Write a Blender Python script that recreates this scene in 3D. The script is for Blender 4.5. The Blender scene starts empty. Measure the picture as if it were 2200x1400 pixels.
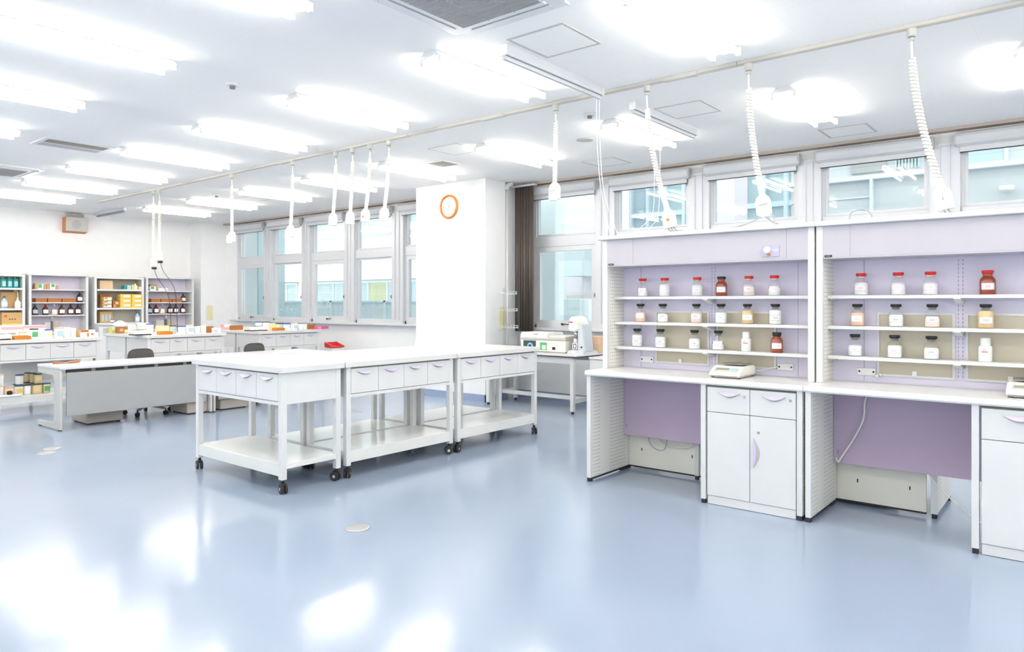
import bpy, bmesh, math, random
from mathutils import Vector, Matrix
PI = math.pi
R = math.radians
random.seed(7)
SC = bpy.context.scene
COL = SC.collection
FH = 1533.0; CAMZ = 1.4; YAW = R(39); CC, SS = math.cos(YAW), math.sin(YAW)

def xat(u, Y, ):            # world X on the plane Y seen in image column u
    a = (u-1100)/FH; return Y*(CC*a-SS)/(SS*a+CC)
def yat(u, X):              # world Y on the plane X seen in image column u
    a = (u-1100)/FH; return X*(SS*a+CC)/(CC*a-SS)
def zat(v, X, Y):           # height of a point at X, Y seen in image row v
    return CAMZ+(650-v)/FH*(-X*SS+Y*CC)

# ------------------------------------------------------------------ materials
def lin(c):
    return tuple((x/255/12.92 if x/255 <= .04045 else ((x/255+.055)/1.055)**2.4) for x in c)+(1,)
MATS = {}
def mat(name, rgb, rough=.4, metal=0, spec=.5, var=.03, vs=6, bump=0, bs=60, emit=None, es=0, coat=0):
    m = bpy.data.materials.new(name); m.use_nodes = True; nt = m.node_tree; N = nt.nodes; L = nt.links
    b = N['Principled BSDF']; b.inputs['Roughness'].default_value = rough; b.inputs['Metallic'].default_value = metal
    b.inputs['Specular IOR Level'].default_value = spec; b.inputs['Coat Weight'].default_value = coat
    tc = N.new('ShaderNodeTexCoord'); no = N.new('ShaderNodeTexNoise'); no.inputs['Scale'].default_value = vs; no.inputs['Detail'].default_value = 3
    L.new(tc.outputs['Object'], no.inputs['Vector'])
    mp = N.new('ShaderNodeMapRange'); mp.inputs['To Min'].default_value = 1-var; mp.inputs['To Max'].default_value = 1+var
    L.new(no.outputs['Fac'], mp.inputs['Value'])
    vm = N.new('ShaderNodeVectorMath'); vm.operation = 'SCALE'; c = lin(rgb); vm.inputs[0].default_value = c[:3]
    L.new(mp.outputs['Result'], vm.inputs['Scale']); L.new(vm.outputs['Vector'], b.inputs['Base Color'])
    if bump:
        n2 = N.new('ShaderNodeTexNoise'); n2.inputs['Scale'].default_value = bs; L.new(tc.outputs['Object'], n2.inputs['Vector'])
        bu = N.new('ShaderNodeBump'); bu.inputs['Strength'].default_value = bump; bu.inputs['Distance'].default_value = .01
        L.new(n2.outputs['Fac'], bu.inputs['Height']); L.new(bu.outputs['Normal'], b.inputs['Normal'])
    if emit:
        b.inputs['Emission Color'].default_value = lin(emit); b.inputs['Emission Strength'].default_value = es
    MATS[name] = m; return m
def clearmat(name, tint, refl=.12, rough=.02):
    m = bpy.data.materials.new(name); m.use_nodes = True; nt = m.node_tree; N = nt.nodes; L = nt.links; N.clear()
    o = N.new('ShaderNodeOutputMaterial'); mx = N.new('ShaderNodeMixShader'); t = N.new('ShaderNodeBsdfTransparent'); g = N.new('ShaderNodeBsdfGlossy')
    t.inputs['Color'].default_value = lin(tint); g.inputs['Roughness'].default_value = rough
    lw = N.new('ShaderNodeFresnel'); ge = N.new('ShaderNodeNewGeometry'); mi = N.new('ShaderNodeMapRange')
    mi.inputs['To Min'].default_value = 1.45; mi.inputs['To Max'].default_value = 1/1.45; L.new(ge.outputs['Backfacing'], mi.inputs['Value']); L.new(mi.outputs['Result'], lw.inputs['IOR'])
    mp = N.new('ShaderNodeMath'); mp.operation = 'MULTIPLY'; mp.use_clamp = True; mp.inputs[1].default_value = refl
    L.new(lw.outputs[0], mp.inputs[0]); L.new(mp.outputs[0], mx.inputs['Fac'])
    L.new(t.outputs[0], mx.inputs[1]); L.new(g.outputs[0], mx.inputs[2]); L.new(mx.outputs[0], o.inputs['Surface'])
    MATS[name] = m; return m
def dotmat(name, rgb, hole, pitch, r, axes):   # perforated metal: rows of small holes, two bands
    m = mat(name, rgb, .45); nt = m.node_tree; N = nt.nodes; L = nt.links; b = N['Principled BSDF']
    src = b.inputs['Base Color'].links[0].from_socket
    tc = N.new('ShaderNodeTexCoord'); sp = N.new('ShaderNodeSeparateXYZ'); L.new(tc.outputs['Object'], sp.inputs[0])
    def M(op, a, b_=None, c_=None):
        n = N.new('ShaderNodeMath'); n.operation = op
        for i, v in enumerate((a, b_, c_)):
            if v is None: continue
            if isinstance(v, (int, float)): n.inputs[i].default_value = v
            else: L.new(v, n.inputs[i])
        return n.outputs[0]
    def cell(s):
        f = M('SUBTRACT', M('FRACT', M('DIVIDE', s, pitch)), .5); return M('MULTIPLY', f, f)
    d = M('ADD', cell(sp.outputs['XYZ'.index(axes[0])]), cell(sp.outputs['XYZ'.index(axes[1])]))
    h = M('LESS_THAN', d, (r/pitch)**2)
    y = sp.outputs['XYZ'.index(axes[0])]
    band = M('MAXIMUM', M('MULTIPLY', M('GREATER_THAN', y, .05), M('LESS_THAN', y, .05+4*pitch)), M('MULTIPLY', M('GREATER_THAN', y, .30), M('LESS_THAN', y, .56)))
    h = M('MULTIPLY', h, band)
    mx = N.new('ShaderNodeMix'); mx.data_type = 'RGBA'; L.new(h, mx.inputs['Factor']); L.new(src, mx.inputs[6]); mx.inputs[7].default_value = lin(hole)
    L.new(mx.outputs[2], b.inputs['Base Color']); return m

def floormat():
    m = mat('floor_epoxy', (157, 171, 194), .17, spec=.62, var=.02, vs=1.2)
    nt = m.node_tree; N = nt.nodes; L = nt.links; b = N['Principled BSDF']; tc = [n for n in N if n.type == 'TEX_COORD'][0]
    n = N.new('ShaderNodeTexNoise'); n.inputs['Scale'].default_value = 2.2; n.inputs['Detail'].default_value = 4; L.new(tc.outputs['Object'], n.inputs['Vector'])
    mp = N.new('ShaderNodeMapRange'); mp.inputs['To Min'].default_value = .10; mp.inputs['To Max'].default_value = .21; L.new(n.outputs['Fac'], mp.inputs['Value']); L.new(mp.outputs['Result'], b.inputs['Roughness'])
    n2 = N.new('ShaderNodeTexNoise'); n2.inputs['Scale'].default_value = 3.5; n2.inputs['Detail'].default_value = 2; L.new(tc.outputs['Object'], n2.inputs['Vector'])
    bu = N.new('ShaderNodeBump'); bu.inputs['Strength'].default_value = .05; bu.inputs['Distance'].default_value = .02; L.new(n2.outputs['Fac'], bu.inputs['Height']); L.new(bu.outputs['Normal'], b.inputs['Normal'])
    return m
def ceilmat():
    m = mat('ceiling_tile', (250, 250, 250), .9, spec=.15, var=.01)
    nt = m.node_tree; N = nt.nodes; L = nt.links; b = N['Principled BSDF']; tc = [n for n in N if n.type == 'TEX_COORD'][0]
    src = b.inputs['Base Color'].links[0].from_socket
    mpn = N.new('ShaderNodeMapping'); mpn.inputs['Location'].default_value = (.12, .2, 0); L.new(tc.outputs['Object'], mpn.inputs['Vector'])
    br = N.new('ShaderNodeTexBrick'); br.offset = .5; br.inputs['Scale'].default_value = 1; br.inputs['Brick Width'].default_value = .91; br.inputs['Row Height'].default_value = .455
    br.inputs['Mortar Size'].default_value = .002; br.inputs['Mortar Smooth'].default_value = .3
    br.inputs['Color1'].default_value = (1, 1, 1, 1); br.inputs['Color2'].default_value = (.985, .985, .985, 1); br.inputs['Mortar'].default_value = (.93, .935, .94, 1)
    L.new(mpn.outputs[0], br.inputs['Vector'])
    sp = N.new('ShaderNodeTexNoise'); sp.inputs['Scale'].default_value = 90; L.new(tc.outputs['Object'], sp.inputs['Vector'])
    m2 = N.new('ShaderNodeMapRange'); m2.inputs['From Min'].default_value = .25; m2.inputs['From Max'].default_value = .36; m2.inputs['To Min'].default_value = .94; m2.inputs['To Max'].default_value = 1; L.new(sp.outputs['Fac'], m2.inputs['Value'])
    mu = N.new('ShaderNodeVectorMath'); mu.operation = 'MULTIPLY'; L.new(src, mu.inputs[0]); L.new(br.outputs['Color'], mu.inputs[1])
    m3 = N.new('ShaderNodeVectorMath'); m3.operation = 'SCALE'; L.new(mu.outputs[0], m3.inputs[0]); L.new(m2.outputs['Result'], m3.inputs['Scale']); L.new(m3.outputs[0], b.inputs['Base Color'])
    return m
def woodmat(name, a, c2, scale=8):
    m = mat(name, a, .5); nt = m.node_tree; N = nt.nodes; L = nt.links; b = N['Principled BSDF']; tc = [n for n in N if n.type == 'TEX_COORD'][0]
    w = N.new('ShaderNodeTexNoise'); mp = N.new('ShaderNodeMapping'); mp.inputs['Scale'].default_value = (1, 1, 14) if name.startswith('curtain') is False else (22, 22, .4)
    L.new(tc.outputs['Object'], mp.inputs[0]); L.new(mp.outputs[0], w.inputs['Vector']); w.inputs['Scale'].default_value = scale
    mx = N.new('ShaderNodeMix'); mx.data_type = 'RGBA'; L.new(w.outputs['Fac'], mx.inputs['Factor']); mx.inputs[6].default_value = lin(a); mx.inputs[7].default_value = lin(c2); L.new(mx.outputs[2], b.inputs['Base Color'])
    return m

WALL = mat('wall_paint', (244, 245, 248), .8, spec=.2, bump=.03, bs=120)
FLOOR = floormat(); CEIL = ceilmat()
WHITE = mat('white_powder_coat', (222, 223, 225), .35)
SHELFW = mat('glossy_white_shelf', (228, 229, 228), .12, spec=.6)
TOPW = mat('white_worktop', (220, 220, 222), .28)
CREAM = mat('cream_metal', (236, 233, 224), .45)
DOT = dotmat('perforated_cream_metal', (236, 234, 228), (70, 68, 66), .028, .0036, 'YZ')
LAV = mat('lavender_panel', (229, 223, 243), .45)
LAVLIT = mat('lit_lavender_panel', (191, 188, 199), .4)  # lavender paint copy for the lit hood, darkened to offset its strong light
LAVD = mat('purple_panel', (190, 172, 196), .5)
LAVH = mat('lavender_handle', (204, 197, 228), .35)
LILACP = mat('lilac_plate', (188, 183, 210), .4)
RECSHADE = mat('recess_shade', (196, 190, 188), .6)  # grey stands in for shade inside the handle scoops, which are flat plates
SLOTSHADE = mat('desk_slot_shade', (66, 62, 54), .6)  # dark colour painted for the shade in the slot under the desktops
GAP = mat('dark_gap', (140, 136, 128), .7)
BLACK = mat('black_plastic', (26, 26, 28), .4)
RUB = mat('dark_rubber', (45, 45, 48), .6)
CHROME = mat('brushed_metal', (190, 190, 190), .25, metal=.9)
GREYM = mat('grey_desk_metal', (166, 168, 170), .5)
GREYL = mat('warm_grey_desk_leg', (198, 197, 194), .45)
GREYP = mat('grey_pedestal', (176, 168, 160), .5)
DESKT = mat('pale_grey_desktop', (216, 217, 224), .3)
ALU = mat('white_aluminium', (214, 216, 222), .35, metal=.15)
BLIND = mat('white_blind', (210, 212, 217), .5)
BROWN = mat('taupe_trim', (188, 176, 166), .6)
BBASE = mat('blue_baseboard', (150, 168, 200), .35)
SEAM = mat('panel_seam', (150, 142, 165), .6)
GLASS = clearmat('window_glass', (244, 250, 251), 1.4, .0)
CGLASS = clearmat('clock_glass', (252, 252, 252), .35, .0)
BGLASS = clearmat('bottle_glass', (252, 253, 254), .6, .05)
AMBER = mat('amber_glass', (158, 62, 20), .08, spec=.9, coat=.5)
AMBERD = mat('dark_amber_glass', (84, 42, 30), .12, spec=.7)
RED = mat('red_cap', (222, 28, 44), .35)
BEIGEW = mat('frosted_beige_pane', (208, 199, 180), .25, var=.05, vs=3)
PFRAME = mat('pane_frame', (226, 226, 228), .35)
POWD = mat('white_powder', (250, 249, 248), .8)
PEACH = mat('peach_powder', (250, 208, 176), .8)
PINKP = mat('pale_pink_powder', (248, 228, 218), .8)
BEIGEP = mat('beige_powder', (234, 204, 150), .8)
LABEL = mat('white_label', (248, 248, 250), .7)
INKG = mat('grey_ink', (150, 150, 156), .8)
INKP = mat('pink_ink', (236, 178, 190), .8)
INKK = mat('dark_ink', (60, 60, 66), .8)
INKR = mat('red_ink', (222, 60, 60), .8)
CORD = mat('cream_cord', (238, 236, 230), .5)
CORDG = mat('grey_cord', (170, 172, 178), .5)
TRACK = mat('beige_track', (206, 204, 198), .5)
PEND = mat('cream_plug', (240, 238, 232), .4)
HOUS = mat('white_light_housing', (230, 232, 234), .4)
ORANGE = mat('orange_wood_frame', (208, 130, 48), .3)
ORANGEB = woodmat('orange_veneer', (214, 140, 92), (200, 122, 74))
CURT = woodmat('curtain_fabric', (112, 100, 95), (80, 72, 68), 3)
CARD = mat('cardboard', (206, 168, 116), .8, var=.06)
CARDP = mat('pale_cardboard', (224, 196, 160), .8, var=.08, vs=30)
TRAYB = mat('brown_tray', (176, 112, 56), .5)
YEL = mat('yellow_card', (242, 206, 104), .6)
TEAL = mat('teal_plastic', (24, 150, 146), .35)
GREEN = mat('green_print', (88, 180, 120), .6)
YGRN = mat('lime_carton', (222, 226, 110), .6)
PINK = mat('pink_carton', (246, 178, 190), .6)
PINKD = mat('magenta_carton', (226, 92, 150), .6)
CREAMB = mat('cream_tub', (240, 224, 184), .5)
CREAMT = mat('tan_tub', (224, 204, 158), .5)
PEACHB = mat('peach_tub', (238, 204, 170), .5)
NAVY = mat('navy_lid', (50, 60, 104), .4)
BLUE = mat('blue_lid', (58, 94, 190), .4)
DLID = mat('slate_lid', (72, 78, 92), .4)
LBLUE = mat('pale_blue_plastic', (176, 210, 238), .25)
WPLA = mat('white_plastic', (246, 246, 247), .35)
YPLT = mat('ivory_plate', (232, 224, 186), .5)
CHAIRF = mat('charcoal_fabric', (84, 82, 82), .8, bump=.15, bs=300)
DEVW = mat('ivory_device', (240, 236, 228), .4)
DEVG = mat('grey_device', (208, 216, 224), .35)
SCREEN = mat('dark_screen', (60, 92, 100), .2)
LCD = mat('olive_display', (150, 150, 130), .3)
GMAT = mat('green_mat', (120, 172, 128), .6)
GRILLE = mat('grey_grille', (184, 183, 185), .6)
VENTD = mat('dark_vent_slot', (140, 134, 124), .6)
STEEL = mat('steel_disc', (188, 188, 190), .3, metal=.3)
REDB = mat('red_rim', (226, 52, 50), .4)
INGREY = mat('warm_grey_interior', (196, 192, 180), .6)
CABG = mat('light_grey_cabinet', (226, 228, 232), .45)
TUBE = mat('lit_tube', (255, 255, 255), .5, emit=(255, 247, 232), es=15)
EXTW = mat('white_facade', (244, 246, 248), .8)
EXTC = mat('pale_concrete_facade', (196, 202, 208), .8)
EXTL = mat('lilac_facade', (226, 222, 232), .8)
EXTA = mat('aqua_facade', (234, 244, 248), .7)
EXTG = mat('blue_grey_glazing', (180, 202, 210), .25)
EXTO = mat('olive_blind_glazing', (190, 196, 162), .4)
EXTP = mat('blue_grey_parapet', (204, 219, 225), .5)
EXTF = mat('pale_blue_mullion', (214, 232, 240), .5)
GROUND = mat('courtyard_paving', (200, 200, 198), .9)
ACR = clearmat('clear_acrylic', (240, 243, 244), 1.0, .1)

# ------------------------------------------------------------------ mesh helpers
class MB:
    def __init__(s): s.b = bmesh.new()
    def box(s, x0, y0, z0, x1, y1, z1, bev=0, seg=2):
        x0, x1 = sorted((x0, x1)); y0, y1 = sorted((y0, y1)); z0, z1 = sorted((z0, z1))
        vs = [s.b.verts.new(p) for p in ((x0, y0, z0), (x1, y0, z0), (x1, y1, z0), (x0, y1, z0), (x0, y0, z1), (x1, y0, z1), (x1, y1, z1), (x0, y1, z1))]
        fs = [s.b.faces.new([vs[i] for i in f]) for f in ((3, 2, 1, 0), (4, 5, 6, 7), (0, 1, 5, 4), (1, 2, 6, 5), (2, 3, 7, 6), (3, 0, 4, 7))]
        if bev:
            es = list({e for f in fs for e in f.edges}); bmesh.ops.bevel(s.b, geom=es, offset=bev, segments=seg, affect='EDGES', profile=.5)
        return s
    def tube(s, pts, r, n=8, cap=True, rs=None):
        pts = [Vector(p) for p in pts]; rings = []; up = None
        for i, p in enumerate(pts):
            t = (pts[min(i+1, len(pts)-1)]-pts[max(i-1, 0)]).normalized()
            if up is None: up = Vector((0, 0, 1)) if abs(t.z) < .9 else Vector((1, 0, 0))
            a = t.cross(up)
            if a.length < 1e-4: a = t.orthogonal()
            a.normalize(); b = t.cross(a).normalized(); up = -b if False else a.cross(t)
            rr = rs[i] if rs else r
            rings.append([s.b.verts.new(p+(a*math.cos(2*PI*k/n)+b*math.sin(2*PI*k/n))*rr) for k in range(n)])
        for i in range(len(rings)-1):
            for k in range(n):
                f = s.b.faces.new((rings[i][k], rings[i][(k+1) % n], rings[i+1][(k+1) % n], rings[i+1][k])); f.smooth = True
        if cap: s.b.faces.new(rings[0][::-1]); s.b.faces.new(rings[-1])
        return s
    def cyl(s, p0, p1, r, n=16, r1=None):
        return s.tube([p0, p1], r, n, rs=[r, r if r1 is None else r1])
    def lathe(s, prof, n=20, c=(0, 0, 0), sq=0):      # prof: (radius, z); sq>0 rounds toward a square
        rings = []
        for r, z in prof:
            ring = []
            for k in range(n):
                a = 2*PI*k/n+PI/n; m = 1
                if sq: m = 1/((abs(math.cos(a))**sq+abs(math.sin(a))**sq)**(1/sq))
                ring.append(s.b.verts.new((c[0]+r*m*math.cos(a), c[1]+r*m*math.sin(a), c[2]+z)))
            rings.append(ring)
        for i in range(len(rings)-1):
            for k in range(n):
                f = s.b.faces.new((rings[i][k], rings[i][(k+1) % n], rings[i+1][(k+1) % n], rings[i+1][k])); f.smooth = True
        s.b.faces.new(rings[0][::-1]); s.b.faces.new(rings[-1]); return s
    def prism(s, poly, axis, a, b):   # poly 2D in the plane across axis
        def P(u, v, w): return {'x': (w, u, v), 'y': (u, w, v), 'z': (u, v, w)}[axis]
        A = [s.b.verts.new(P(u, v, a)) for u, v in poly]; B = [s.b.verts.new(P(u, v, b)) for u, v in poly]
        n = len(poly)
        s.b.faces.new(A); s.b.faces.new(B[::-1])
        for i in range(n): s.b.faces.new((A[i], B[i], B[(i+1) % n], A[(i+1) % n]))
        return s
    def frame(s, x0, z0, x1, z1, y0, y1, w):   # rectangular frame in the xz plane
        s.box(x0, y0, z0, x0+w, y1, z1); s.box(x1-w, y0, z0, x1, y1, z1); s.box(x0+w, y0, z0, x1-w, y1, z0+w); s.box(x0+w, y0, z1-w, x1-w, y1, z1); return s
    def mesh(s, name):
        bmesh.ops.recalc_face_normals(s.b, faces=s.b.faces[:]); me = bpy.data.meshes.new(name); s.b.to_mesh(me); s.b.free(); return me

def link(name, me, m, parent=None, label=None):
    if m is not None and not me.materials: me.materials.append(m)
    o = bpy.data.objects.new(name, me); COL.objects.link(o)
    if parent is not None: o.parent = parent
    if label: o['label'] = label
    return o
def part(name, mb, m, parent, label=None): return link(name, mb.mesh(name), m, parent, label)
def thing(name, label, cat, loc=(0, 0, 0), rz=0, group=None):
    o = bpy.data.objects.new(name, None); COL.objects.link(o); o.empty_display_size = .1
    o.location = loc; o.rotation_euler = (0, 0, rz); o['label'] = label; o['category'] = cat
    if group: o['group'] = group
    return o
def solo(name, mb, m, label, cat, loc=(0, 0, 0), rz=0, group=None):
    o = link(name, mb.mesh(name), m); o.location = loc; o.rotation_euler = (0, 0, rz); o['label'] = label; o['category'] = cat
    if group: o['group'] = group
    return o
def struct(name, mb, m, loc=(0, 0, 0)):
    o = link(name, mb.mesh(name), m); o.location = loc; o['kind'] = 'structure'; return o
def dup(root, loc=None, rz=None, label=None):
    def cp(o, par):
        c = o.copy(); COL.objects.link(c); c.parent = par
        for ch in list(o.children): cp(ch, c)
        return c
    r = cp(root, None)
    if loc: r.location = loc
    if rz is not None: r.rotation_euler = (0, 0, rz)
    if label: r['label'] = label
    return r
KIDS = {}
def ALLOBJ(): return list(COL.objects)
def text(s, size, m, parent, loc, rot, ext=.0008, name='lettering'):
    cu = bpy.data.curves.new('t', 'FONT'); cu.body = s; cu.size = size; cu.extrude = ext; cu.align_x = 'CENTER'; cu.align_y = 'CENTER'
    t = bpy.data.objects.new('t', cu); COL.objects.link(t); bpy.context.view_layer.update()
    me = bpy.data.meshes.new_from_object(t.evaluated_get(bpy.context.evaluated_depsgraph_get())); bpy.data.objects.remove(t)
    me.materials.clear(); o = link(name, me, m, parent); o.location = loc; o.rotation_euler = rot; return o
ORD = ['first', 'second', 'third', 'fourth', 'fifth', 'sixth', 'seventh', 'eighth', 'ninth', 'tenth', 'eleventh', 'twelfth']

# ------------------------------------------------------------------ room shell
YW = 8.42; XL = -15.5; XR = 4.0; YF = -4.0; HC = 3.157
struct('floor', MB().box(XL-.3, YF-.3, -.12, XR+.3, YW+.3, 0), FLOOR)
struct('ceiling', MB().box(XL-.3, YF-.3, HC, XR+.3, YW+.3, HC+.15), CEIL)
struct('wall_left', MB().box(XL-.2, YF, 0, XL, YW, HC), WALL)
w = MB().box(XR, YF, 0, XR+.2, YW, .9).box(XR, YF, 2.95, XR+.2, YW, HC); w.box(XR, YF, .9, XR+.2, -3.4, 2.95).box(XR, 7.6, .9, XR+.2, YW, 2.95)
for k in range(4): w.box(XR, -3.4+2.75*k+2.45, .9, XR+.2, -3.4+2.75*(k+1), 2.95)
struct('wall_right', w, WALL)
w = MB().box(XL-.2, YF-.2, 0, XR+.2, YF, .9).box(XL-.2, YF-.2, 2.95, XR+.2, YF, HC); w.box(XL-.2, YF-.2, .9, -15, YF, 2.95).box(3.6, YF-.2, .9, XR+.2, YF, 2.95)
for k in range(7): w.box(-15+2.657*k+2.35, YF-.2, .9, -15+2.657*(k+1), YF, 2.95)
struct('wall_front', w, WALL)
added_wn = 13  # windows added out of view to brighten upright surfaces with sky light
for k in range(4):
    a = -3.4+2.75*k; o = struct('window_%d' % added_wn, MB().box(XR+.05, a, .9, XR+.12, a+.05, 2.95).box(XR+.05, a+2.4, .9, XR+.12, a+2.45, 2.95).box(XR+.05, a+1.2, .9, XR+.12, a+1.26, 2.95).box(XR+.05, a, .9, XR+.12, a+2.45, .95).box(XR+.05, a, 2.9, XR+.12, a+2.45, 2.95), ALU)
    part('pane', MB().box(XR+.08, a+.05, .95, XR+.085, a+2.4, 2.9), GLASS, o); added_wn += 1
for k in range(7):  # more added windows, behind the camera, as an unseen daylight source
    a = -15+2.657*k; o = struct('window_%d' % added_wn, MB().box(a, YF-.12, .9, a+.05, YF-.05, 2.95).box(a+2.3, YF-.12, .9, a+2.35, YF-.05, 2.95).box(a+1.15, YF-.12, .9, a+1.21, YF-.05, 2.95).box(a, YF-.12, .9, a+2.35, YF-.05, .95).box(a, YF-.12, 2.9, a+2.35, YF-.05, 2.95), ALU)
    part('pane', MB().box(a+.05, YF-.085, .95, a+2.3, YF-.08, 2.9), GLASS, o); added_wn += 1
WIN = [(-14.58, -13.52), (-13.24, -12.18), (-11.91, -10.83), (-10.55, -9.51), (-9.22, -8.16), (-6.40, -5.31), (-5.01, -3.94), (-3.66, -2.60), (-2.34, -1.28), (-1.01, .05), (.35, 1.4), (1.7, 2.75)]
ZS, ZT0, ZT1, ZH = 1.05, 2.21, 2.37, 3.0
w = MB()
w.box(XL-.2, YW, 0, XR+.2, YW+.2, ZS-.02); w.box(XL-.2, YW, ZH+.02, XR+.2, YW+.2, HC)
edges = [(XL-.2, WIN[0][0]-.06)]+[(WIN[4][1]+.06, WIN[5][0]-.06)]+[(WIN[-1][1]+.06, XR+.2)]
for a, b in edges: w.box(a, YW, ZS-.02, b, YW+.2, ZH+.02)
struct('wall_back', w, WALL)
p = MB().box(-8.03, 7.58, 0, -6.62, 8.02, HC); p.box(-8.03, 8.02, 0, -6.72, YW, HC)
struct('wall_pillar', p, WALL)
struct('wall_corner', MB().box(XL, 7.8, 0, -15.02, YW, HC), WALL)
struct('trim_1', MB().box(-6.72, 8.30, 3.125, XR, YW+.0, HC).box(-15.0, 8.30, 3.125, -8.03, YW, HC), BROWN)
bb = MB().box(-8.045, 7.565, 0, -6.605, 7.58, .1).box(-6.62, 7.565, 0, -6.605, 8.02, .1).box(-8.045, 7.58, 0, -8.03, YW-.012, .1)
struct('baseboard_pillar', bb, BBASE)
struct('baseboard_back', MB().box(-15.0, YW-.012, 0, -8.03, YW, .1).box(-6.72, YW-.012, 0, XR, YW, .1), BBASE)
struct('baseboard_left', MB().box(XL, YF, 0, XL+.012, 7.8, .1), BBASE)
struct('trim_2', MB().box(-14.72, 8.30, 1.0, -8.03, YW+.02, 1.035, .006).box(-6.5, 8.30, 1.0, XR, YW+.02, 1.035, .006), ALU)
# mullion covers between window units
tn = 3
for i in range(len(WIN)-1):
    if i == 4: continue
    a, b = WIN[i][1], WIN[i+1][0]
    m = MB().box(a+.0, YW-.03, ZS-.02, b-.0, YW+.14, ZH+.02)
    m.frame(a+.085, ZS+.05, b-.085, ZH-.0, YW-.045, YW-.03, .012)
    struct('trim_%d' % tn, m, ALU); tn += 1
# windows
for i, (a, b) in enumerate(WIN):
    f = MB(); y0, y1 = YW+.02, YW+.13
    f.box(a-.06, y0, ZS-.02, a+.03, y1, ZH+.02); f.box(b-.03, y0, ZS-.02, b+.06, y1, ZH+.02)
    f.box(a, y0, ZS-.02, b, y1, ZS+.03); f.box(a, y0-.01, ZT0, b, y1, ZT1, .01); f.box(a, y0, ZH-.05, b, y1, ZH+.02)
    o = struct('window_%d' % (i+1), f, ALU)
    s = MB(); s.frame(a+.03, ZT1, b-.03, ZH-.03, YW+.035, YW+.075, .028); part('sash', s, ALU, o)
    s = MB()
    opn = i in (0, 2, 4, 5)
    s.frame(a+.03, ZS+.03, b-.03, ZT0, YW+(.02 if opn else .045), YW+.085, .065 if opn else .03); part('sash', s, ALU, o)
    part('pane', MB().box(a+.05, YW+.055, ZT1+.02, b-.05, YW+.06, ZH-.05), GLASS, o)
    part('pane', MB().box(a+.05, YW+.055, ZS+.05, b-.05, YW+.06, ZT0-.02), GLASS, o)
    l = MB().box(b-.028, YW-.02, 1.46, b-.004, YW+.03, 1.56, .005).box(b-.022, YW-.045, 1.49, b-.010, YW-.02, 1.53, .003); part('latch', l, CHROME, o)
    if opn:
        l = MB().cyl(((a+b)/2-.04, YW+.012, 1.092), ((a+b)/2+.09, YW+.005, 1.09), .006, 8); l.cyl(((a+b)/2-.06, YW+.02, 1.09), ((a+b)/2-.02, YW-.0, 1.09), .014, 10); part('latch', l, RUB, o)
    # roller blind cassette hung in front of the head
    if i < 10:
        side = 'behind the pillar end' if i == 4 else ''
        names = ['leftmost window beside the corner wall', 'second window of the far left group', 'third window of the far left group', 'fourth window of the far left group', 'window half hidden by the clock pillar',
                 'tall window right of the brown curtain', 'window behind the left end of the lavender shelving', 'window over the middle of the nearer lavender hood', 'window above the right lavender shelving', 'window at the right edge of the picture']
        r = thing('roller_blind', 'white rolled-up roller blind over the '+names[i], 'blind', ((a+b)/2, YW-.03, 2.98), 0, 'roller blinds above the windows')
        hw = (b-a)/2
        q = MB(); pts = [(0, 0)]+[(-.0-.085*math.sin(t*PI/2/6)-.0, .0-.0+.115-.115*math.cos(t*PI/2/6)) for t in range(0, 7)]
        q.prism([(0, -.02), (-.04, -.02), (-.075, 0), (-.09, .03), (-.09, .075), (-.075, .105), (-.05, .115), (0, .115)], 'x', -hw-.03, hw+.03)
        part('cassette', q, BLIND, r)
        part('end_cap', MB().box(-hw-.045, -.085, -.01, -hw-.03, 0, .11, .004), GREYL, r); part('end_cap', MB().box(hw+.03, -.085, -.01, hw+.045, 0, .11, .004), GREYL, r)
        part('bottom_rail', MB().box(-hw+.0, -.035, -.075, hw, -.02, -.02, .004), BLIND, r)
        part('rail_seal', MB().box(-hw+.0, -.033, -.083, hw, -.022, -.075), RUB, r, 'dark seal under the rail')

# ------------------------------------------------------------------ shared pieces
def crescent(wd, dp, n=14):      # half-moon polygon, flat edge on top
    return [(-wd/2, 0)]+[(-wd/2+wd*k/n, -dp*math.sin(PI*k/n)) for k in range(1, n)]+[(wd/2, 0)]
def handle(parent, x, z, y, wd=.15, dp=.028, vertical=False):
    if not vertical:
        r = MB().prism([(x+a, z+b*1.55) for a, b in crescent(wd, dp)], 'y', y, y-.002); part('handle_recess_shade', r, RECSHADE, parent, 'grey crescent painted as the shade of the hand recess')
        h = MB(); P = [(x+a, z+b) for a, b in crescent(wd, dp)]
        A = [h.b.verts.new((u, y-.001, v)) for u, v in P]; B = [h.b.verts.new((u, y-.001-.02*(z-v)/dp-.003, v)) for u, v in P]
        n = len(P); h.b.faces.new(A); h.b.faces.new(B[::-1])
        for i in range(n): h.b.faces.new((A[i], B[i], B[(i+1) % n], A[(i+1) % n]))
        part('handle', h, LAVH, parent, 'lavender half-moon handle')
    else:
        r = MB().prism([(x-b*1.7, z+a) for a, b in crescent(wd, dp)], 'y', y, y-.002); part('handle_recess_shade', r, RECSHADE, parent, 'flat crescent coloured as the shaded hand recess')
        part('handle', MB().prism([(x-b, z+a) for a, b in crescent(wd, dp*.8)], 'y', y-.001, y-.014), LAVH, parent, 'lavender half-moon handle')

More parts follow.
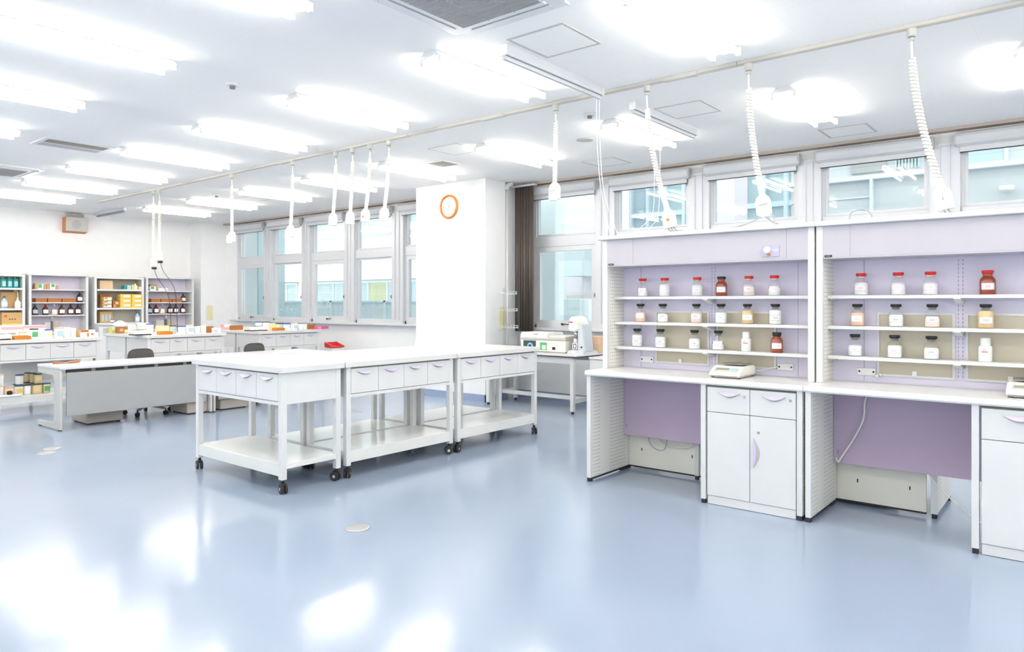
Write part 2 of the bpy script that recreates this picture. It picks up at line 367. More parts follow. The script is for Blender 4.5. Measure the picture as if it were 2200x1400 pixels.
def caster_mb():
    c = MB().cyl((0, 0, .07), (0, 0, .1), .012, 10); c.box(-.016, -.03, .055, .016, .02, .078, .006)
    return c
_cache = {}
def caster(parent, x, y, rz):
    if 'c' not in _cache:
        _cache['c'] = caster_mb().mesh('caster'); wv = MB()
        for s in (-1, 1): wv.cyl((s*.009, -.012, .036), (s*.024, -.012, .036), .036, 18)
        _cache['w'] = wv.mesh('wheel')
        hb = MB()
        for s in (-1, 1): hb.cyl((s*.0235, -.012, .036), (s*.027, -.012, .036), .013, 12)
        _cache['h'] = hb.mesh('hub')
    c = link('caster', _cache['c'], BLACK, parent); c.location = (x, y, 0); c.rotation_euler = (0, 0, rz)
    link('wheel', _cache['w'], RUB, c); link('hub', _cache['h'], CHROME, c, 'pale round wheel hub')

def trolley(label, loc, rz, L=1.27, D=.58, top=.93, drawers=4, group=None, cast=True, back=False, name='lab_trolley', cat='lab trolley', seed=0):
    t = thing(name, label, cat, loc, rz, group); rnd = random.Random(seed)
    part('tabletop', MB().box(0, 0, top-.045, L, D, top, .005), TOPW, t)
    lw = .045; x0, x1, y0, y1 = .025, L-.025, .025, D-.02
    zb = .1 if cast else .02
    for x in (x0, x1-lw):
        for y in (y0, y1-lw):
            part('leg', MB().box(x, y, zb, x+lw, y+lw, top-.045, .003), WHITE, t)
    dz0, dz1 = .672, top-.052
    cs = MB().box(x0+lw, y0+.022, dz0-.0, x1-lw, y1-.012, top-.046)
    cs.box(x0+.005, y0+lw, dz0-.02, x0+lw-.005, y1-lw, top-.046); cs.box(x1-lw+.005, y0+lw, dz0-.02, x1-.005, y1-lw, top-.046)
    cs.box(x0+lw, y0+.004, dz0-.028, x1-lw, y1-.01, dz0-.002)
    part('drawer_case', cs, WHITE, t)
    part('gap_strip', MB().box(x0+lw+.002, y0+.012, dz0, x1-lw-.002, y0+.021, top-.046), GAP, t, 'dark line around the drawers')
    w = (x1-lw-x0-lw)/drawers
    for k in range(drawers):
        a = x0+lw+k*w
        d = part('drawer', MB().box(a+.002, y0, dz0+.002, a+w-.002, y0+.02, dz1-.006, .0015), WHITE, t)
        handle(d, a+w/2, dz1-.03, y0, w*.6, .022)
    sh = MB().box(x0+.01, y0+.006, .195, x1-.01, y1-.006, .215, .003)
    sh.box(x0+lw, y0+.004, .125, x1-lw, y0+.016, .2); sh.box(x0+lw, y1-.016, .125, x1-lw, y1-.004, .2); sh.box(x0+.004, y0+lw, .178, x0+.016, y1-lw, .2); sh.box(x1-.016, y0+lw, .178, x1-.004, y1-lw, .2)
    part('shelf', sh, SHELFW, t)
    if back: part('back_panel', MB().box(x0+lw, y1-.03, .33, x1-lw, y1-.018, dz0-.03), CABG, t)
    if cast:
        for x in (x0+lw/2, x1-lw/2):
            for y in (y0+lw/2, y1-lw/2): caster(t, x, y, rnd.uniform(-2.5, 2.5))
    else:
        for x in (x0+lw/2, x1-lw/2):
            for y in (y0+lw/2, y1-lw/2): part('foot', MB().cyl((x, y, 0), (x, y, .02), .02, 12), RUB, t)
    return t
# centre island (trolleys touching back to back)
XF = -4.56
trolley('white drawer trolley standing crosswise at the near left end of the island', (-5.87, 2.965, 0), 0, 1.31, .575, group='white drawer trolleys of the centre island', seed=1)
trolley('white drawer trolley in the middle of the island front, four drawers facing right', (XF, 3.55, 0), PI/2, 1.27, .58, group='white drawer trolleys of the centre island', seed=2)
trolley('white drawer trolley at the far right end of the island front', (XF, 4.83, 0), PI/2, 1.28, .58, group='white drawer trolleys of the centre island', seed=3)
trolley('white drawer trolley in the island back row, behind the middle front trolley', (XF-1.165, 4.82, 0), -PI/2, 1.27, .58, group='white drawer trolleys of the centre island', seed=4)
trolley('white drawer trolley in the island back row, far end by the clock pillar', (XF-1.165, 6.11, 0), -PI/2, 1.28, .58, group='white drawer trolleys of the centre island', seed=5)
# far left lab tables
XT = -10.5; GT = 'white four-drawer lab tables on the far left'
trolley('white lab table at the left picture edge, its low shelf stacked with tubs', (XT, 2.82, 0), PI/2, 1.24, .74, cast=False, back=True, group=GT, name='lab_table', cat='lab table')
trolley('white lab table behind the grey desk, front half of the middle cluttered pair', (XT, 4.65, 0), PI/2, 1.22, .74, cast=False, group=GT, name='lab_table', cat='lab table')
trolley('white lab table forming the back half of the middle cluttered pair', (XT-1.485, 5.87, 0), -PI/2, 1.22, .74, cast=False, group=GT, name='lab_table', cat='lab table')
trolley('white lab table nearest the far windows, pink carton on its right end', (XT, 6.42, 0), PI/2, 1.22, .74, cast=False, group=GT, name='lab_table', cat='lab table')
trolley('white lab table behind the one with the pink carton, by the far windows', (XT-1.485, 7.64, 0), -PI/2, 1.22, .74, cast=False, group=GT, name='lab_table', cat='lab table')

# ------------------------------------------------------------------ grey desks
def desk(label, y, L, far=False):
    t = thing('grey_desk', label, 'desk', (-8.70, y, 0), PI/2, 'grey desks behind the island')
    part('desktop', MB().box(0, -.02, .668, L, .68, .70, .008, 2), DESKT, t)
    part('modesty_panel', MB().box(.075, .012, .155, L-.075, .03, .632, .002), GREYM, t)
    part('slot_shade_strip', MB().box(.08, .032, .62, L-.08, .06, .668), SLOTSHADE, t, 'dark strip standing in for shade in the desktop slot')
    br = MB()
    for k in range(1, 5): br.box(L*k/5-.02, .014, .625, L*k/5+.02, .05, .668)
    part('bracket', br, GAP, t)
    for a in (0, L-.03):
        lg = MB(); lg.prism([(0, .012), (.66, .012), (.66, .06), (.20, .085), (.17, .14), (.17, .56), (.2, .60), (.66, .61), (.66, .668), (0, .668)], 'x', a+.003, a+.027)
        lg.box(a, -.004, .012, a+.03, .07, .668, .008)
        part('side_leg', lg, GREYL, t)
        part('foot', MB().box(a+.003, .01, 0, a+.027, .05, .013).box(a+.003, .6, 0, a+.027, .64, .013), RUB, t)
    return t
desk('grey steel desk nearest the camera, long plain front panel behind the island', 2.93, 1.74)
desk('grey steel desk half hidden behind the centre island, farther along the row', 4.685, 1.74)
def pedestal(label, y, x=-8.80, w=.40):
    t = thing('drawer_pedestal', label, 'pedestal', (x, y, 0), PI/2, 'low drawer pedestals under the grey desks')
    part('body', MB().box(0, 0, .012, w, .45, .6, .012), GREYP, t)
    f = MB()
    for k in range(3): f.box(.01, .45, .04+k*.18, w-.01, .465, .22+k*.18, .003)
    part('drawer_front', f, GREYP, t)
    for p_ in ((.04, .04), (w-.04, .04), (.04, .41), (w-.04, .41)): part('foot', MB().cyl((p_[0], p_[1], 0), (p_[0], p_[1], .012), .02, 10), RUB, t)
pedestal('brown-grey drawer pedestal under the left part of the nearest grey desk', 3.28, -8.92)
pedestal('brown-grey drawer pedestal at the right end of the nearest grey desk', 4.37, -8.76, .27)
pedestal('brown-grey drawer pedestal under the farther grey desk, seen through the island', 4.82, -8.78)
pap = solo('sheet_of_paper', MB().prism([(-.13, 0), (-.12, .025), (0, .006), (.12, .03), (.14, .012), (.02, 0)], 'y', -.06, .06), TRAYB, 'brown folded sheet lying on the nearest grey desk', 'paper', (-9.22, 3.17, .70), 1.3)

def chair(label, x, y, rz):
    t = thing('task_chair', label, 'chair', (x, y, 0), rz, 'charcoal task chairs at the grey desks')   # faces +x
    bk = MB(); n = 14
    V = []
    for side in (0, 1):
        ring = []
        for k in range(n):
            a = 2*PI*k/n; cy = .165*math.copysign(abs(math.cos(a))**.55, math.cos(a)); cz = .15*math.copysign(abs(math.sin(a))**.55, math.sin(a))
            ring.append(bk.b.verts.new((-.24+side*.05-.25*cy*cy*2+(.0), cy*(1-.12*(cz < 0)), .665+cz)))
        V.append(ring)
    bk.b.faces.new(V[0]); bk.b.faces.new(V[1][::-1])
    for k in range(n): bk.b.faces.new((V[0][k], V[0][(k+1) % n], V[1][(k+1) % n], V[1][k]))
    bmesh.ops.bevel(bk.b, geom=bk.b.edges[:], offset=.012, segments=2, affect='EDGES')
    part('backrest', bk, CHAIRF, t)
    part('seat', MB().box(-.22, -.21, .42, .2, .21, .48, .025, 3), CHAIRF, t)
    part('back_bracket', MB().tube([(-.05, 0, .41), (-.25, 0, .42), (-.29, 0, .5), (-.27, 0, .66)], .016, 8), RUB, t)
    part('gas_lift', MB().cyl((0, 0, .1), (0, 0, .42), .026, 14).box(-.09, -.07, .4, .09, .07, .42), RUB, t)
    for k in range(5):
        a = 2*PI*k/5+.35; dx, dy = math.cos(a), math.sin(a)
        s = part('base_spoke', MB().tube([(0, 0, .12), (dx*.15, dy*.15, .1), (dx*.27, dy*.27, .075)], .018, 8, rs=[.03, .022, .014]), GREYP, t)
        part('caster', MB().cyl((dx*.27-dy*.018, dy*.27+dx*.018, .028), (dx*.27+dy*.018, dy*.27-dx*.018, .028), .028, 14).cyl((dx*.27, dy*.27, .03), (dx*.27, dy*.27, .08), .008, 8), BLACK, t)
chair('charcoal task chair behind the nearest grey desk, rounded back above the desktop', -9.24, 4.12, 0)
chair('charcoal task chair farther back, its rounded top showing left of the island', -9.24, 5.72, 0)

# ------------------------------------------------------------------ lavender lab benches on the right
def dot_panel(parent, x0, x1, y0, y1, z0, z1, name='side_panel'):
    return part(name, MB().box(x0, y0, z0, x1, y1, z1, .003), DOT, parent, 'cream side panel punched with small holes')
def bench(label, x, W, knee, nx, win, plate, connector=False):
    t = thing('lab_bench', label, 'lab bench', (x, 4.70, 0), 0, 'lavender shelved lab benches on the right')
    wt = MB().prism([(0, .842), (.006, .832), (.03, .832), (.60, .832), (.60, .87), (.012, .87), (.003, .862)], 'x', 0, W-.003)
    part('worktop', wt, TOPW, t)
    for a in (.008, W-.045):
        dot_panel(t, a, a+.034, .05, .60, .03, .832)
        part('front_post', MB().box(a-.001, .018, .03, a+.035, .05, .832, .004), WHITE, t)
        part('foot', MB().box(a+.002, .02, 0, a+.032, .06, .03, .004), RUB, t); part('foot', MB().box(a+.002, .5, 0, a+.032, .6, .03, .004), RUB, t)
        part('floor_strip', MB().box(a+.008, .06, .012, a+.026, .5, .03), RUB, t)
        part('upright', MB().box(a-.004, .262, .87, a+.038, .30, 1.905, .004), WHITE, t)
        dot_panel(t, a+.001, a+.034, .30, .56, .87, 1.905, 'hutch_side')
    part('mid_post', MB().box(knee, .018, .03, knee+.036, .06, .832, .003), WHITE, t)
    part('foot', MB().box(knee+.003, .022, 0, knee+.033, .055, .03, .003), RUB, t)
    # cupboard with two drawers and two doors
    a, b = knee+.045, W-.05; m = (a+b)/2
    part('cabinet_body', MB().box(a, .045, .06, b, .52, .825).box(a+.004, .03, .003, b-.004, .5, .06), WHITE, t)
    part('gap_strip', MB().box(a, .04, .06, b, .0448, .83), GAP, t, 'thin dark line around the drawers')
    for k, (u, v) in enumerate(((a, m), (m, b))):
        d = part('drawer', MB().box(u+.002, .022, .645, v-.002, .04, .815, .002), WHITE, t)
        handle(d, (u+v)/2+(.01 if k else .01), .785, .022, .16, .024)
        part('lock', MB().cyl((v-.035, .022, .765), (v-.035, .017, .765), .009, 14), CHROME, d)
        d = part('door', MB().box(u+.002, .022, .064, v-.002, .04, .641, .002), WHITE, t)
        if k:
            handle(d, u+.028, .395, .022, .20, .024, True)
            part('lock', MB().cyl((u+.06, .022, .535), (u+.06, .017, .535), .009, 14), CHROME, d)
    # knee space
    part('knee_panel', MB().box(.044, .53, .30, knee+.03, .545, .832, .002), LAVD, t)
    sl = MB()
    for z in (.36, .78): sl.box(.070, .5285, z, .076, .531, z+.03)
    part('slot', sl, GAP, t, 'small dark screw slot')
    # hutch
    part('back_panel', MB().box(.042, .535, .87, W-.045, .555, 1.905), LAV, t)
    sm = MB()
    for q in seamx[nx]: sm.box(q-.0012, .5335, .872, q+.0012, .536, 1.70)
    part('panel_seam', sm, SEAM, t, 'fine seam in the back panel')
    hd = MB().box(.043, .266, 1.70, W-.046, .285, 1.905, .002).box(.043, .266, 1.69, W-.046, .53, 1.70, .001)
    part('hood', hd, LAVLIT, t, 'lavender hood board toned for the light on it')
    hs = MB()
    for q in hoodx[nx]: hs.box(q-.001, .265, 1.703, q+.001, .267, 1.903)
    part('hood_seam', hs, SEAM, t)
    part('top_shelf', MB().box(-.03 if nx == 0 else 0, .235, 1.905, W, .60, 1.937, .008, 3), WHITE, t)
    part('name_plate', MB().box(.058, .262, 1.70, .104, .2655, 1.714, .001), BLACK, t, 'tiny black name plate')
    part('name_plate_print', MB().box(.066, .2612, 1.7045, .096, .2622, 1.7095), INKG, t)
    mid = midx[nx]
    for z in (1.449, 1.245, 1.044):
        for u, v in ((.044, mid-.002), (mid+.002, W-.047)):
            part('shelf', MB().box(u, .385, z-.014, v, .534, z, .002).box(u, .38, z-.022, v, .388, z, .002), WHITE, t)
        bk = MB().prism([(.376, z-.0), (.376, z-.026), (.47, z-.052), (.534, z-.055), (.534, z-.018), (.39, z-.018)], 'x', mid-.02, mid+.02); part('bracket', bk, WHITE, t)
        for q in (.066, W-.066): part('bracket', MB().prism([(.40, z-.02), (.40, z-.028), (.534, z-.04), (.534, z-.02)], 'x', q-.005, q+.005), WHITE, t)
    for q in (mid-.012, mid+.012):
        so = MB(); z = .93
        while z < 1.68: so.box(q-.0016, .5338, z, q+.0016, .536, z+.016); z += .026
        part('shelf_standard', so, SEAM, t, 'row of dark bracket slots')
    for (u, v, hk) in win:
        f = MB().frame(u, .915, v, 1.335, .522, .5345, .014); g = part('pass_through_window', f, PFRAME, t, 'pale framed sliding pane')
        part('pane', MB().box(u+.012, .528, .927, v-.012, .5335, 1.323), BEIGEW, g, 'frosted beige pane')
        part('finger_pull', MB().box(hk-.014, .514, .925, hk+.014, .526, .957, .002), WPLA, g)
    for (u, v) in plate:
        g = part('outlet_plate', MB().box(u, .522, .912, v, .535, .962, .005), WPLA, t, 'ivory outlet plate')
        for q in (u+.014, v-.014): part('outlet_hole', MB().cyl((q, .5222, .938), (q, .5212, .938), .0065, 12), BLACK, g)
    return t
X1, W1, X2, W2 = -3.075, 1.655, -1.42, 1.67
seamx = {0: [-2.87-X1, -1.615-X1], 1: [-1.183-X2]}
hoodx = {0: [-2.795-X1, -1.61-X1], 1: [-1.205-X2, -.1-X2]}
midx = {0: -2.247-X1, 1: -.628-X2}
b1 = bench('lavender and white lab bench left of its neighbour, with push-knob plate on its hood', X1, W1, .955, 0, [(-2.735-X1, -2.278-X1, -2.515-X1), (-2.218-X1, -1.767-X1, -1.997-X1)], [(-2.87-X1, -2.755-X1), (-1.758-X1, -1.645-X1)])
b2 = bench('lavender and white lab bench running out of the right picture edge', X2, W2, .905, 1, [(-1.101-X2, -.657-X2, -.88-X2), (-.60-X2, -.155-X2, -.37-X2)], [(-1.224-X2, -1.109-X2)], True)
kp = part('control_plate', MB().box(-1.779-X1, .262, 1.717, -1.657-X1, .2665, 1.80, .003), LILACP, b1, 'lilac control plate with knob and white word')
part('knob', MB().cyl((-1.737-X1, .262, 1.765), (-1.737-X1, .238, 1.765), .025, 24, .021).box(-1.742-X1, .228, 1.742, -1.732-X1, .24, 1.788, .003), WPLA, kp, 'white round knob')
part('indicator', MB().cyl((-1.729-X1, .262, 1.733), (-1.729-X1, .252, 1.733), .009, 14), ORANGE, kp, 'orange indicator')
text('Push', .024, WPLA, kp, (-1.688-X1, .2615, 1.763), (PI/2, 0, 0))
part('connector', MB().box(-1.112-X2, .50, .905, -1.088-X2, .535, .922, .005).box(-1.086-X2, .50, .915, -1.066-X2, .535, .932, .005), CREAM, b2, 'small cream cable connector')
# bench standing back to back behind them
rb = thing('rear_lab_bench', 'white lab bench back to back behind the lavender shelving, seen under the knee panels', 'lab bench', (-3.09, 5.31, 0), 0)
part('worktop', MB().box(0, .0, .832, 2.34, .62, .87, .005), TOPW, rb)
lp = MB().box(.056, .02, .03, 2.26, .035, .42); part('low_panel', lp, CREAM, rb)
part('floor_strip', MB().box(.056, .018, .018, 2.26, .034, .03), RUB, rb)
sl = MB()
for q in (.17, .62, 1.84, 2.16): sl.box(q, .0185, .16, q+.008, .0205, .185)
part('slot', sl, BLACK, rb)
for a in (.022, 2.29):
    dot_panel(rb, a, a+.034, .03, .60, .03, .832); part('post', MB().box(a-.004, .0, .03, a+.036, .03, .832, .003), WHITE, rb)
    part('foot', MB().box(a+.002, .004, 0, a+.032, .05, .03, .003), RUB, rb); part('foot', MB().box(a+.002, .55, 0, a+.032, .6, .03, .003), RUB, rb)
part('cabinet_body', MB().box(1.1, .08, .03, 2.0, .55, .82), WHITE, rb)
part('post', MB().box(.655, -.005, .03, .69, .018, .45, .003), WHITE, rb); part('foot', MB().box(.657, -.003, 0, .688, .016, .03, .003), RUB, rb)

# cables under the benches
def bez(p, n=10):
    out = []; p = [Vector(q) for q in p]
    P = [p[0]]+p+[p[-1]]
    for i in range(1, len(P)-2):
        for k in range(n):
            t = k/n; a, b, c, d = P[i-1:i+3]
            out.append(.5*((2*b)+(c-a)*t+(2*a-5*b+4*c-d)*t*t+(3*b-a-3*c+d)*t**3))
    out.append(p[-1]); return out
solo('loop_cable', MB().tube(bez([(-2.84, 5.30, .42), (-2.83, 5.29, .27), (-2.77, 5.285, .205), (-2.68, 5.285, .22), (-2.66, 5.30, .42)]), .004, 6), CORDG, 'thin grey cable loop hanging below the left purple knee panel', 'cable')
solo('loop_cable', MB().tube(bez([(-2.80, 5.315, .42), (-2.74, 5.31, .27), (-2.62, 5.305, .235), (-2.46, 5.31, .26), (-2.42, 5.315, .42)]), .004, 6), CREAM, 'wider beige cable loop behind the grey loop under the left bench', 'cable')
solo('power_cord', MB().tube(bez([(-2.30, 5.30, .40), (-2.26, 5.27, .28), (-2.20, 5.20, .19), (-2.13, 5.08, .15)]), .004, 6), CORD, 'pale cord running down behind the left bench cupboard', 'cable')
solo('power_cord', MB().tube(bez([(-1.14, 5.205, .831), (-1.17, 5.20, .74), (-1.18, 5.20, .62), (-1.24, 5.20, .48), (-1.31, 5.20, .36), (-1.34, 5.21, .31), (-1.36, 5.235, .33)]), .006, 6), CORD, 'cream cord curving down in front of the right purple knee panel', 'cable')
solo('floor_cable', MB().tube(bez([(-.83, 5.29, .33), (-.78, 5.28, .25), (-.70, 5.27, .17), (-.55, 5.24, .06), (-.40, 5.2, .006)]), .004, 6), CORD, 'thin pale cable slanting to the floor behind the right bench', 'cable')

# ------------------------------------------------------------------ reagent bottles
def bottle(label, x, y, z, kind, pow_m=None, fill=.6, ink=None, group='reagent bottles on the lavender bench shelves', rz=.25, sc=1.0):
    nm = 'plastic_bottle' if kind == 'plastic' else 'reagent_bottle'
    t = thing(nm, label, 'bottle', (x, y, z), rz, group); r = .038
    def S(prof): return [(a*sc, b*sc) for a, b in prof]
    if kind == 'plastic':
        part('body', MB().lathe(S([(.03, 0), (.0345, .004), (.0345, .085), (.031, .092), (.024, .095)]), 24), WPLA, t)
        c = MB().lathe(S([(.0255, .0945), (.0265, .098), (.0265, .136), (.0245, .139)]), 24); part('cap', c, WPLA, t)
        part('print', MB().box(-.02, -.036, .058, .012, -.0338, .063), INKR, t, 'red stripe of print'); part('small_print', MB().box(-.018, -.0358, .07, .006, -.0336, .073), INKG, t)
        return t
    gm = {'clear': BGLASS, 'amber': AMBER}[kind.split('_')[0]]
    cap = {'red': RED, 'black': BLACK}[kind.split('_')[1]]
    part('glass_body', MB().lathe(S([(.038, 0), (.0412, .004), (.0412, .078), (.0395, .088), (.033, .099), (.0255, .107), (.024, .113), (.0265, .119), (.0265, .1235)]), 24), gm, t)
    if pow_m: part('contents', MB().lathe(S([(.037, .003), (.0400, .006), (.0400, .012+.072*fill), (.034, .017+.077*fill)]), 20), pow_m, t)
    if cap is BLACK and kind.startswith('clear'):
        part('stopper', MB().lathe(S([(.012, .106), (.0205, .109), (.0225, .1235)]), 18), GAP, t)
    elif kind.startswith('clear'): part('stopper', MB().lathe(S([(.014, .108), (.021, .111), (.0225, .1235)]), 18), PEACHB, t)
    part('cap', MB().lathe(S([(.0285, .1235), (.0305, .126), (.0315, .139), (.0295, .142)]) if 'tall' not in kind else S([(.0255, .112), (.0275, .116), (.031, .138), (.029, .1405)]), 24), cap, t)
    lb = MB(); n = 7; ya = []
    a0, a1 = -PI/2-.85, -PI/2+.85
    lo, hi = .028*sc, .068*sc
    A = [(.0419*sc*math.cos(a0+(a1-a0)*k/n), .0419*sc*math.sin(a0+(a1-a0)*k/n)) for k in range(n+1)]
    B = [(.0413*sc*math.cos(a0+(a1-a0)*k/n), .0413*sc*math.sin(a0+(a1-a0)*k/n)) for k in range(n+1)]
    lb.prism(A+B[::-1], 'z', lo, hi); l = part('label', lb, LABEL, t, 'white paper label')
    pr_ = MB(); ink = ink or INKG
    for za, zb, w in ((lo+.0015, lo+.0025, 1), (hi-.0025, hi-.0015, 1), (lo+.016, lo+.018, .45), (lo+.024, lo+.0255, .55)):
        C = [(p_[0]*1.012*w**0+0, p_[1]*1.012) for p_ in A]
        i0, i1 = (0, n) if w == 1 else (2, n-2)
        pr_.prism(C[i0:i1+1]+[(q[0]*.99, q[1]*.99) for q in C[i0:i1+1]][::-1], 'z', za, zb)
    part('label_print', pr_, ink, l); return t
YB = 5.15
S3 = (1.449, 1.245, 1.044)
pos = 'left bench'
def lab1(desc, u, row, side): return '%s, %s of the %s' % (desc, u, row)
rows = {0: 'top shelf of the left bench', 1: 'middle shelf of the left bench', 2: 'lowest shelf of the left bench'}
def bx(u, y=YB): return xat(u, y)
D1 = [[(1381, 'clear_red', POWD, .45, INKP, 'clear bottle with red cap, half full, leftmost on the left bench top shelf'),
       (1428, 'clear_red', POWD, 1, INKP, 'red-capped bottle full of white powder, second from left on the left bench top shelf'),
       (1498, 'clear_red', POWD, .9, INKP, 'red-capped white bottle just left of the amber one on the left bench top shelf'),
       (1550, 'amber_black', None, 0, INKG, 'amber bottle with black cap among the red caps of the left bench top shelf'),
       (1609, 'clear_red', PINKP, .8, INKR, 'red-capped bottle just right of the amber one on the left bench top shelf'),
       (1664, 'clear_red', POWD, .55, INKP, 'red-capped bottle at the right end of the left bench top shelf')],
      [(1376, 'clear_black', PEACH, .75, INKK, 'black-capped bottle of peach powder, leftmost on the left bench middle shelf'),
       (1424, 'clear_black', POWD, .55, INKK, 'black-capped bottle of white powder, second on the left bench middle shelf'),
       (1496, 'clear_black', PINKP, .75, INKK, 'black-capped bottle of pale pink powder on the left bench middle shelf'),
       (1549, 'clear_black', POWD, .8, INKG, 'black-capped whitish bottle in front of the slotted strip, left bench middle shelf'),
       (1606, 'clear_black', BEIGEP, 1, INKG, 'black-capped bottle of beige powder on the left bench middle shelf'),
       (1666, 'clear_black', POWD, 1.05, INKK, 'black-capped bottle full of white powder, right end of the left bench middle shelf')],
      [(1369, 'clear_black', POWD, 1, INKK, 'black-capped white bottle, leftmost on the left bench lowest shelf'),
       (1419, 'clear_black', POWD, .85, INKK, 'black-capped white bottle in front of the beige pane edge, left bench lowest shelf'),
       (1492, 'clear_black', POWD, .8, INKK, 'black-capped white bottle with a small dark mark on its label, left bench lowest shelf'),
       (1543, 'clear_black', POWD, .4, INKG, 'black-capped half-empty bottle beside the slotted strip, left bench lowest shelf'),
       (1603, 'plastic', None, 0, None, 'white plastic bottle with a red stripe on the left bench lowest shelf'),
       (1669, 'amber_black_tall', None, 0, INKG, 'amber bottle with black cap at the right end of the left bench lowest shelf')]]
D2 = [[(1850, 'clear_red', POWD, .85, INKR, 'red-capped white bottle, leftmost on the right bench top shelf'),
       (1930, 'clear_red', POWD, .8, INKP, 'red-capped bottle with pink-edged label, middle of three on the right bench top shelf'),
       (1999, 'clear_red', POWD, .75, INKP, 'red-capped bottle next to the shelf bracket on the right bench top shelf'),
       (2122, 'amber_red', None, 0, INKR, 'amber bottle with red cap on the right bench top shelf')],
      [(1842, 'clear_black', PEACH, .9, INKG, 'black-capped bottle of peach powder on the right bench middle shelf'),
       (1925, 'clear_black', POWD, .75, INKK, 'black-capped white bottle in front of the beige pane, right bench middle shelf'),
       (2003, 'clear_black', PINKP, .6, INKK, 'black-capped pale pink bottle beside the bracket, right bench middle shelf'),
       (2118, 'clear_black', BEIGEP, 1.1, INKK, 'black-capped bottle of beige powder on the right bench middle shelf')],
      [(1837, 'clear_black', POWD, .7, INKG, 'black-capped white bottle, leftmost on the right bench lowest shelf'),
       (1922, 'clear_black', POWD, .8, INKG, 'black-capped white bottle second from left on the right bench lowest shelf'),
       (2001, 'clear_black', POWD, .7, INKK, 'black-capped bottle next to the slotted strip, right bench lowest shelf'),
       (2117, 'plastic', None, 0, None, 'white plastic bottle with a red stripe on the right bench lowest shelf')]]
for D in (D1, D2):
    for r_, row in enumerate(D):
        for (u, k, pm, fl, ink, lb_) in row:
            bottle(lb_, bx(u), YB, S3[r_], k, pm, fl, ink, rz=.3 if D is D1 else .12, sc=1.03)

# ------------------------------------------------------------------ precision balances on the worktops
def balance(label, x, y, rz):
    t = thing('precision_balance', label, 'balance', (x, y, .87), rz, 'precision balances on the worktops')
    bd = MB().prism([(0, .012), (.0, .03), (.012, .042), (.085, .074), (.10, .078), (.30, .078), (.31, .07), (.31, .014)], 'x', -.11, .11)
    bmesh.ops.bevel(bd.b, geom=bd.b.edges[:], offset=.006, segments=2, affect='EDGES')
    part('housing', bd, DEVW, t); part('base', MB().box(-.105, .006, .006, .105, .30, .018, .003), GREYL, t)
    sl = lambda y_: .042+(y_-.012)*(.032/.073)
    d = MB().prism([(.022, sl(.022)+.001), (.066, sl(.066)+.001), (.066, sl(.066)+.003), (.022, sl(.022)+.003)], 'x', -.085, .085); part('display_panel', d, GREYL, t)
    d = MB().prism([(.035, sl(.035)+.003), (.06, sl(.06)+.003), (.06, sl(.06)+.004), (.035, sl(.035)+.004)], 'x', -.075, .02); part('display', d, LCD, t, 'dark olive display')
    d = MB().prism([(.035, sl(.035)+.003), (.06, sl(.06)+.003), (.06, sl(.06)+.0045), (.035, sl(.035)+.0045)], 'x', .03, .075); part('keypad', d, LBLUE, t, 'pale blue keys')
    part('weighing_pan', MB().box(-.085, .125, .088, .085, .29, .093, .004).cyl((0, .2, .078), (0, .2, .088), .02, 14), CHROME, t, 'steel weighing pan')
    for a in (-.09, .09):
        for b in (.03, .28): part('foot', MB().cyl((a, b, 0), (a, b, .012), .014, 12), RUB, t)
    part('power_plug', MB().box(.06, .31, .03, .09, .35, .05, .004), WPLA, t)
    return t
balance('precision balance on the left lavender bench worktop', -1.995, 4.825, 0)
balance('precision balance cut by the right picture edge, on the right bench worktop', -.255, 4.835, 0)
solo('balance_lead', MB().tube(bez([(-1.92, 5.175, .912), (-1.88, 5.19, .905), (-1.80, 5.20, .925), (-1.755, 5.215, .935)]), .004, 6), WPLA, 'white lead from the left balance to the ivory outlet plate', 'cable')

# ------------------------------------------------------------------ ceiling lights
def light_proto():
    t = thing('ceiling_light', 'x', 'ceiling light', (0, 0, HC), 0, 'twin tube ceiling lights')
    h = MB().prism([(-.05, 0), (-.082, -.028), (-.082, -.034), (-.045, -.038), (-.03, -.046), (.03, -.046), (.045, -.038), (.082, -.034), (.082, -.028), (.05, 0)], 'y', -.625, .625)
    part('housing', h, HOUS, t)
    for s in (-1, 1):
        part('tube', MB().cyl((s*.09, -.597, -.068), (s*.09, .597, -.068), .0155, 12), TUBE, t, 'glowing fluorescent tube')
        for e in (-1, 1): part('lamp_socket', MB().box(s*.09-.014, e*.60-.012, -.086, s*.09+.014, e*.60+.012, -.03, .004).box(s*.035, e*.60-.01, -.044, s*.09, e*.60+.01, -.028, .003), WPLA, t)
    return t
GX = [-.30-1.64*k for k in range(9)]
proto = None
cols = ['nearest the right edge', 'second column from the right', 'third column from the right', 'fourth column from the right', 'fifth column from the right', 'sixth column from the right', 'seventh column from the right', 'eighth column from the right', 'ninth column, against the speaker wall']
def place_light(x, y, lb_):
    global proto
    if proto is None:
        proto = light_proto(); o = proto
    else: o = dup(proto)
    o.location = (x, y, HC); o['label'] = lb_
for y, rn in ((6.515, 'window row'), (4.125, 'middle row'), (1.865, 'left row')):
    for k, x in enumerate(GX):
        place_light(x, y, 'twin tube ceiling light in the %s, %s' % (rn, cols[k]))
n_ = 0
for y in (6.515, 4.125, 1.865):
    for x in (1.34, 2.98):
        place_light(x, y, 'twin tube ceiling light out of frame to the right, %s' % ['by the windows, nearer', 'by the windows, farther', 'mid room, nearer', 'mid room, farther', 'left row, nearer', 'left row, farther'][n_]); n_ += 1
for k, x in enumerate((2.98, -.3, -3.58, -6.86, -10.14, -13.42)):
    place_light(x, -.5, 'twin tube ceiling light behind the camera, %s from the right wall' % ORD[k])
for k, x in enumerate((1.34, -1.94, -5.22, -8.5, -11.78)):
    place_light(x, -2.8, 'twin tube ceiling light in the row by the front wall, %s from the right' % ORD[k])

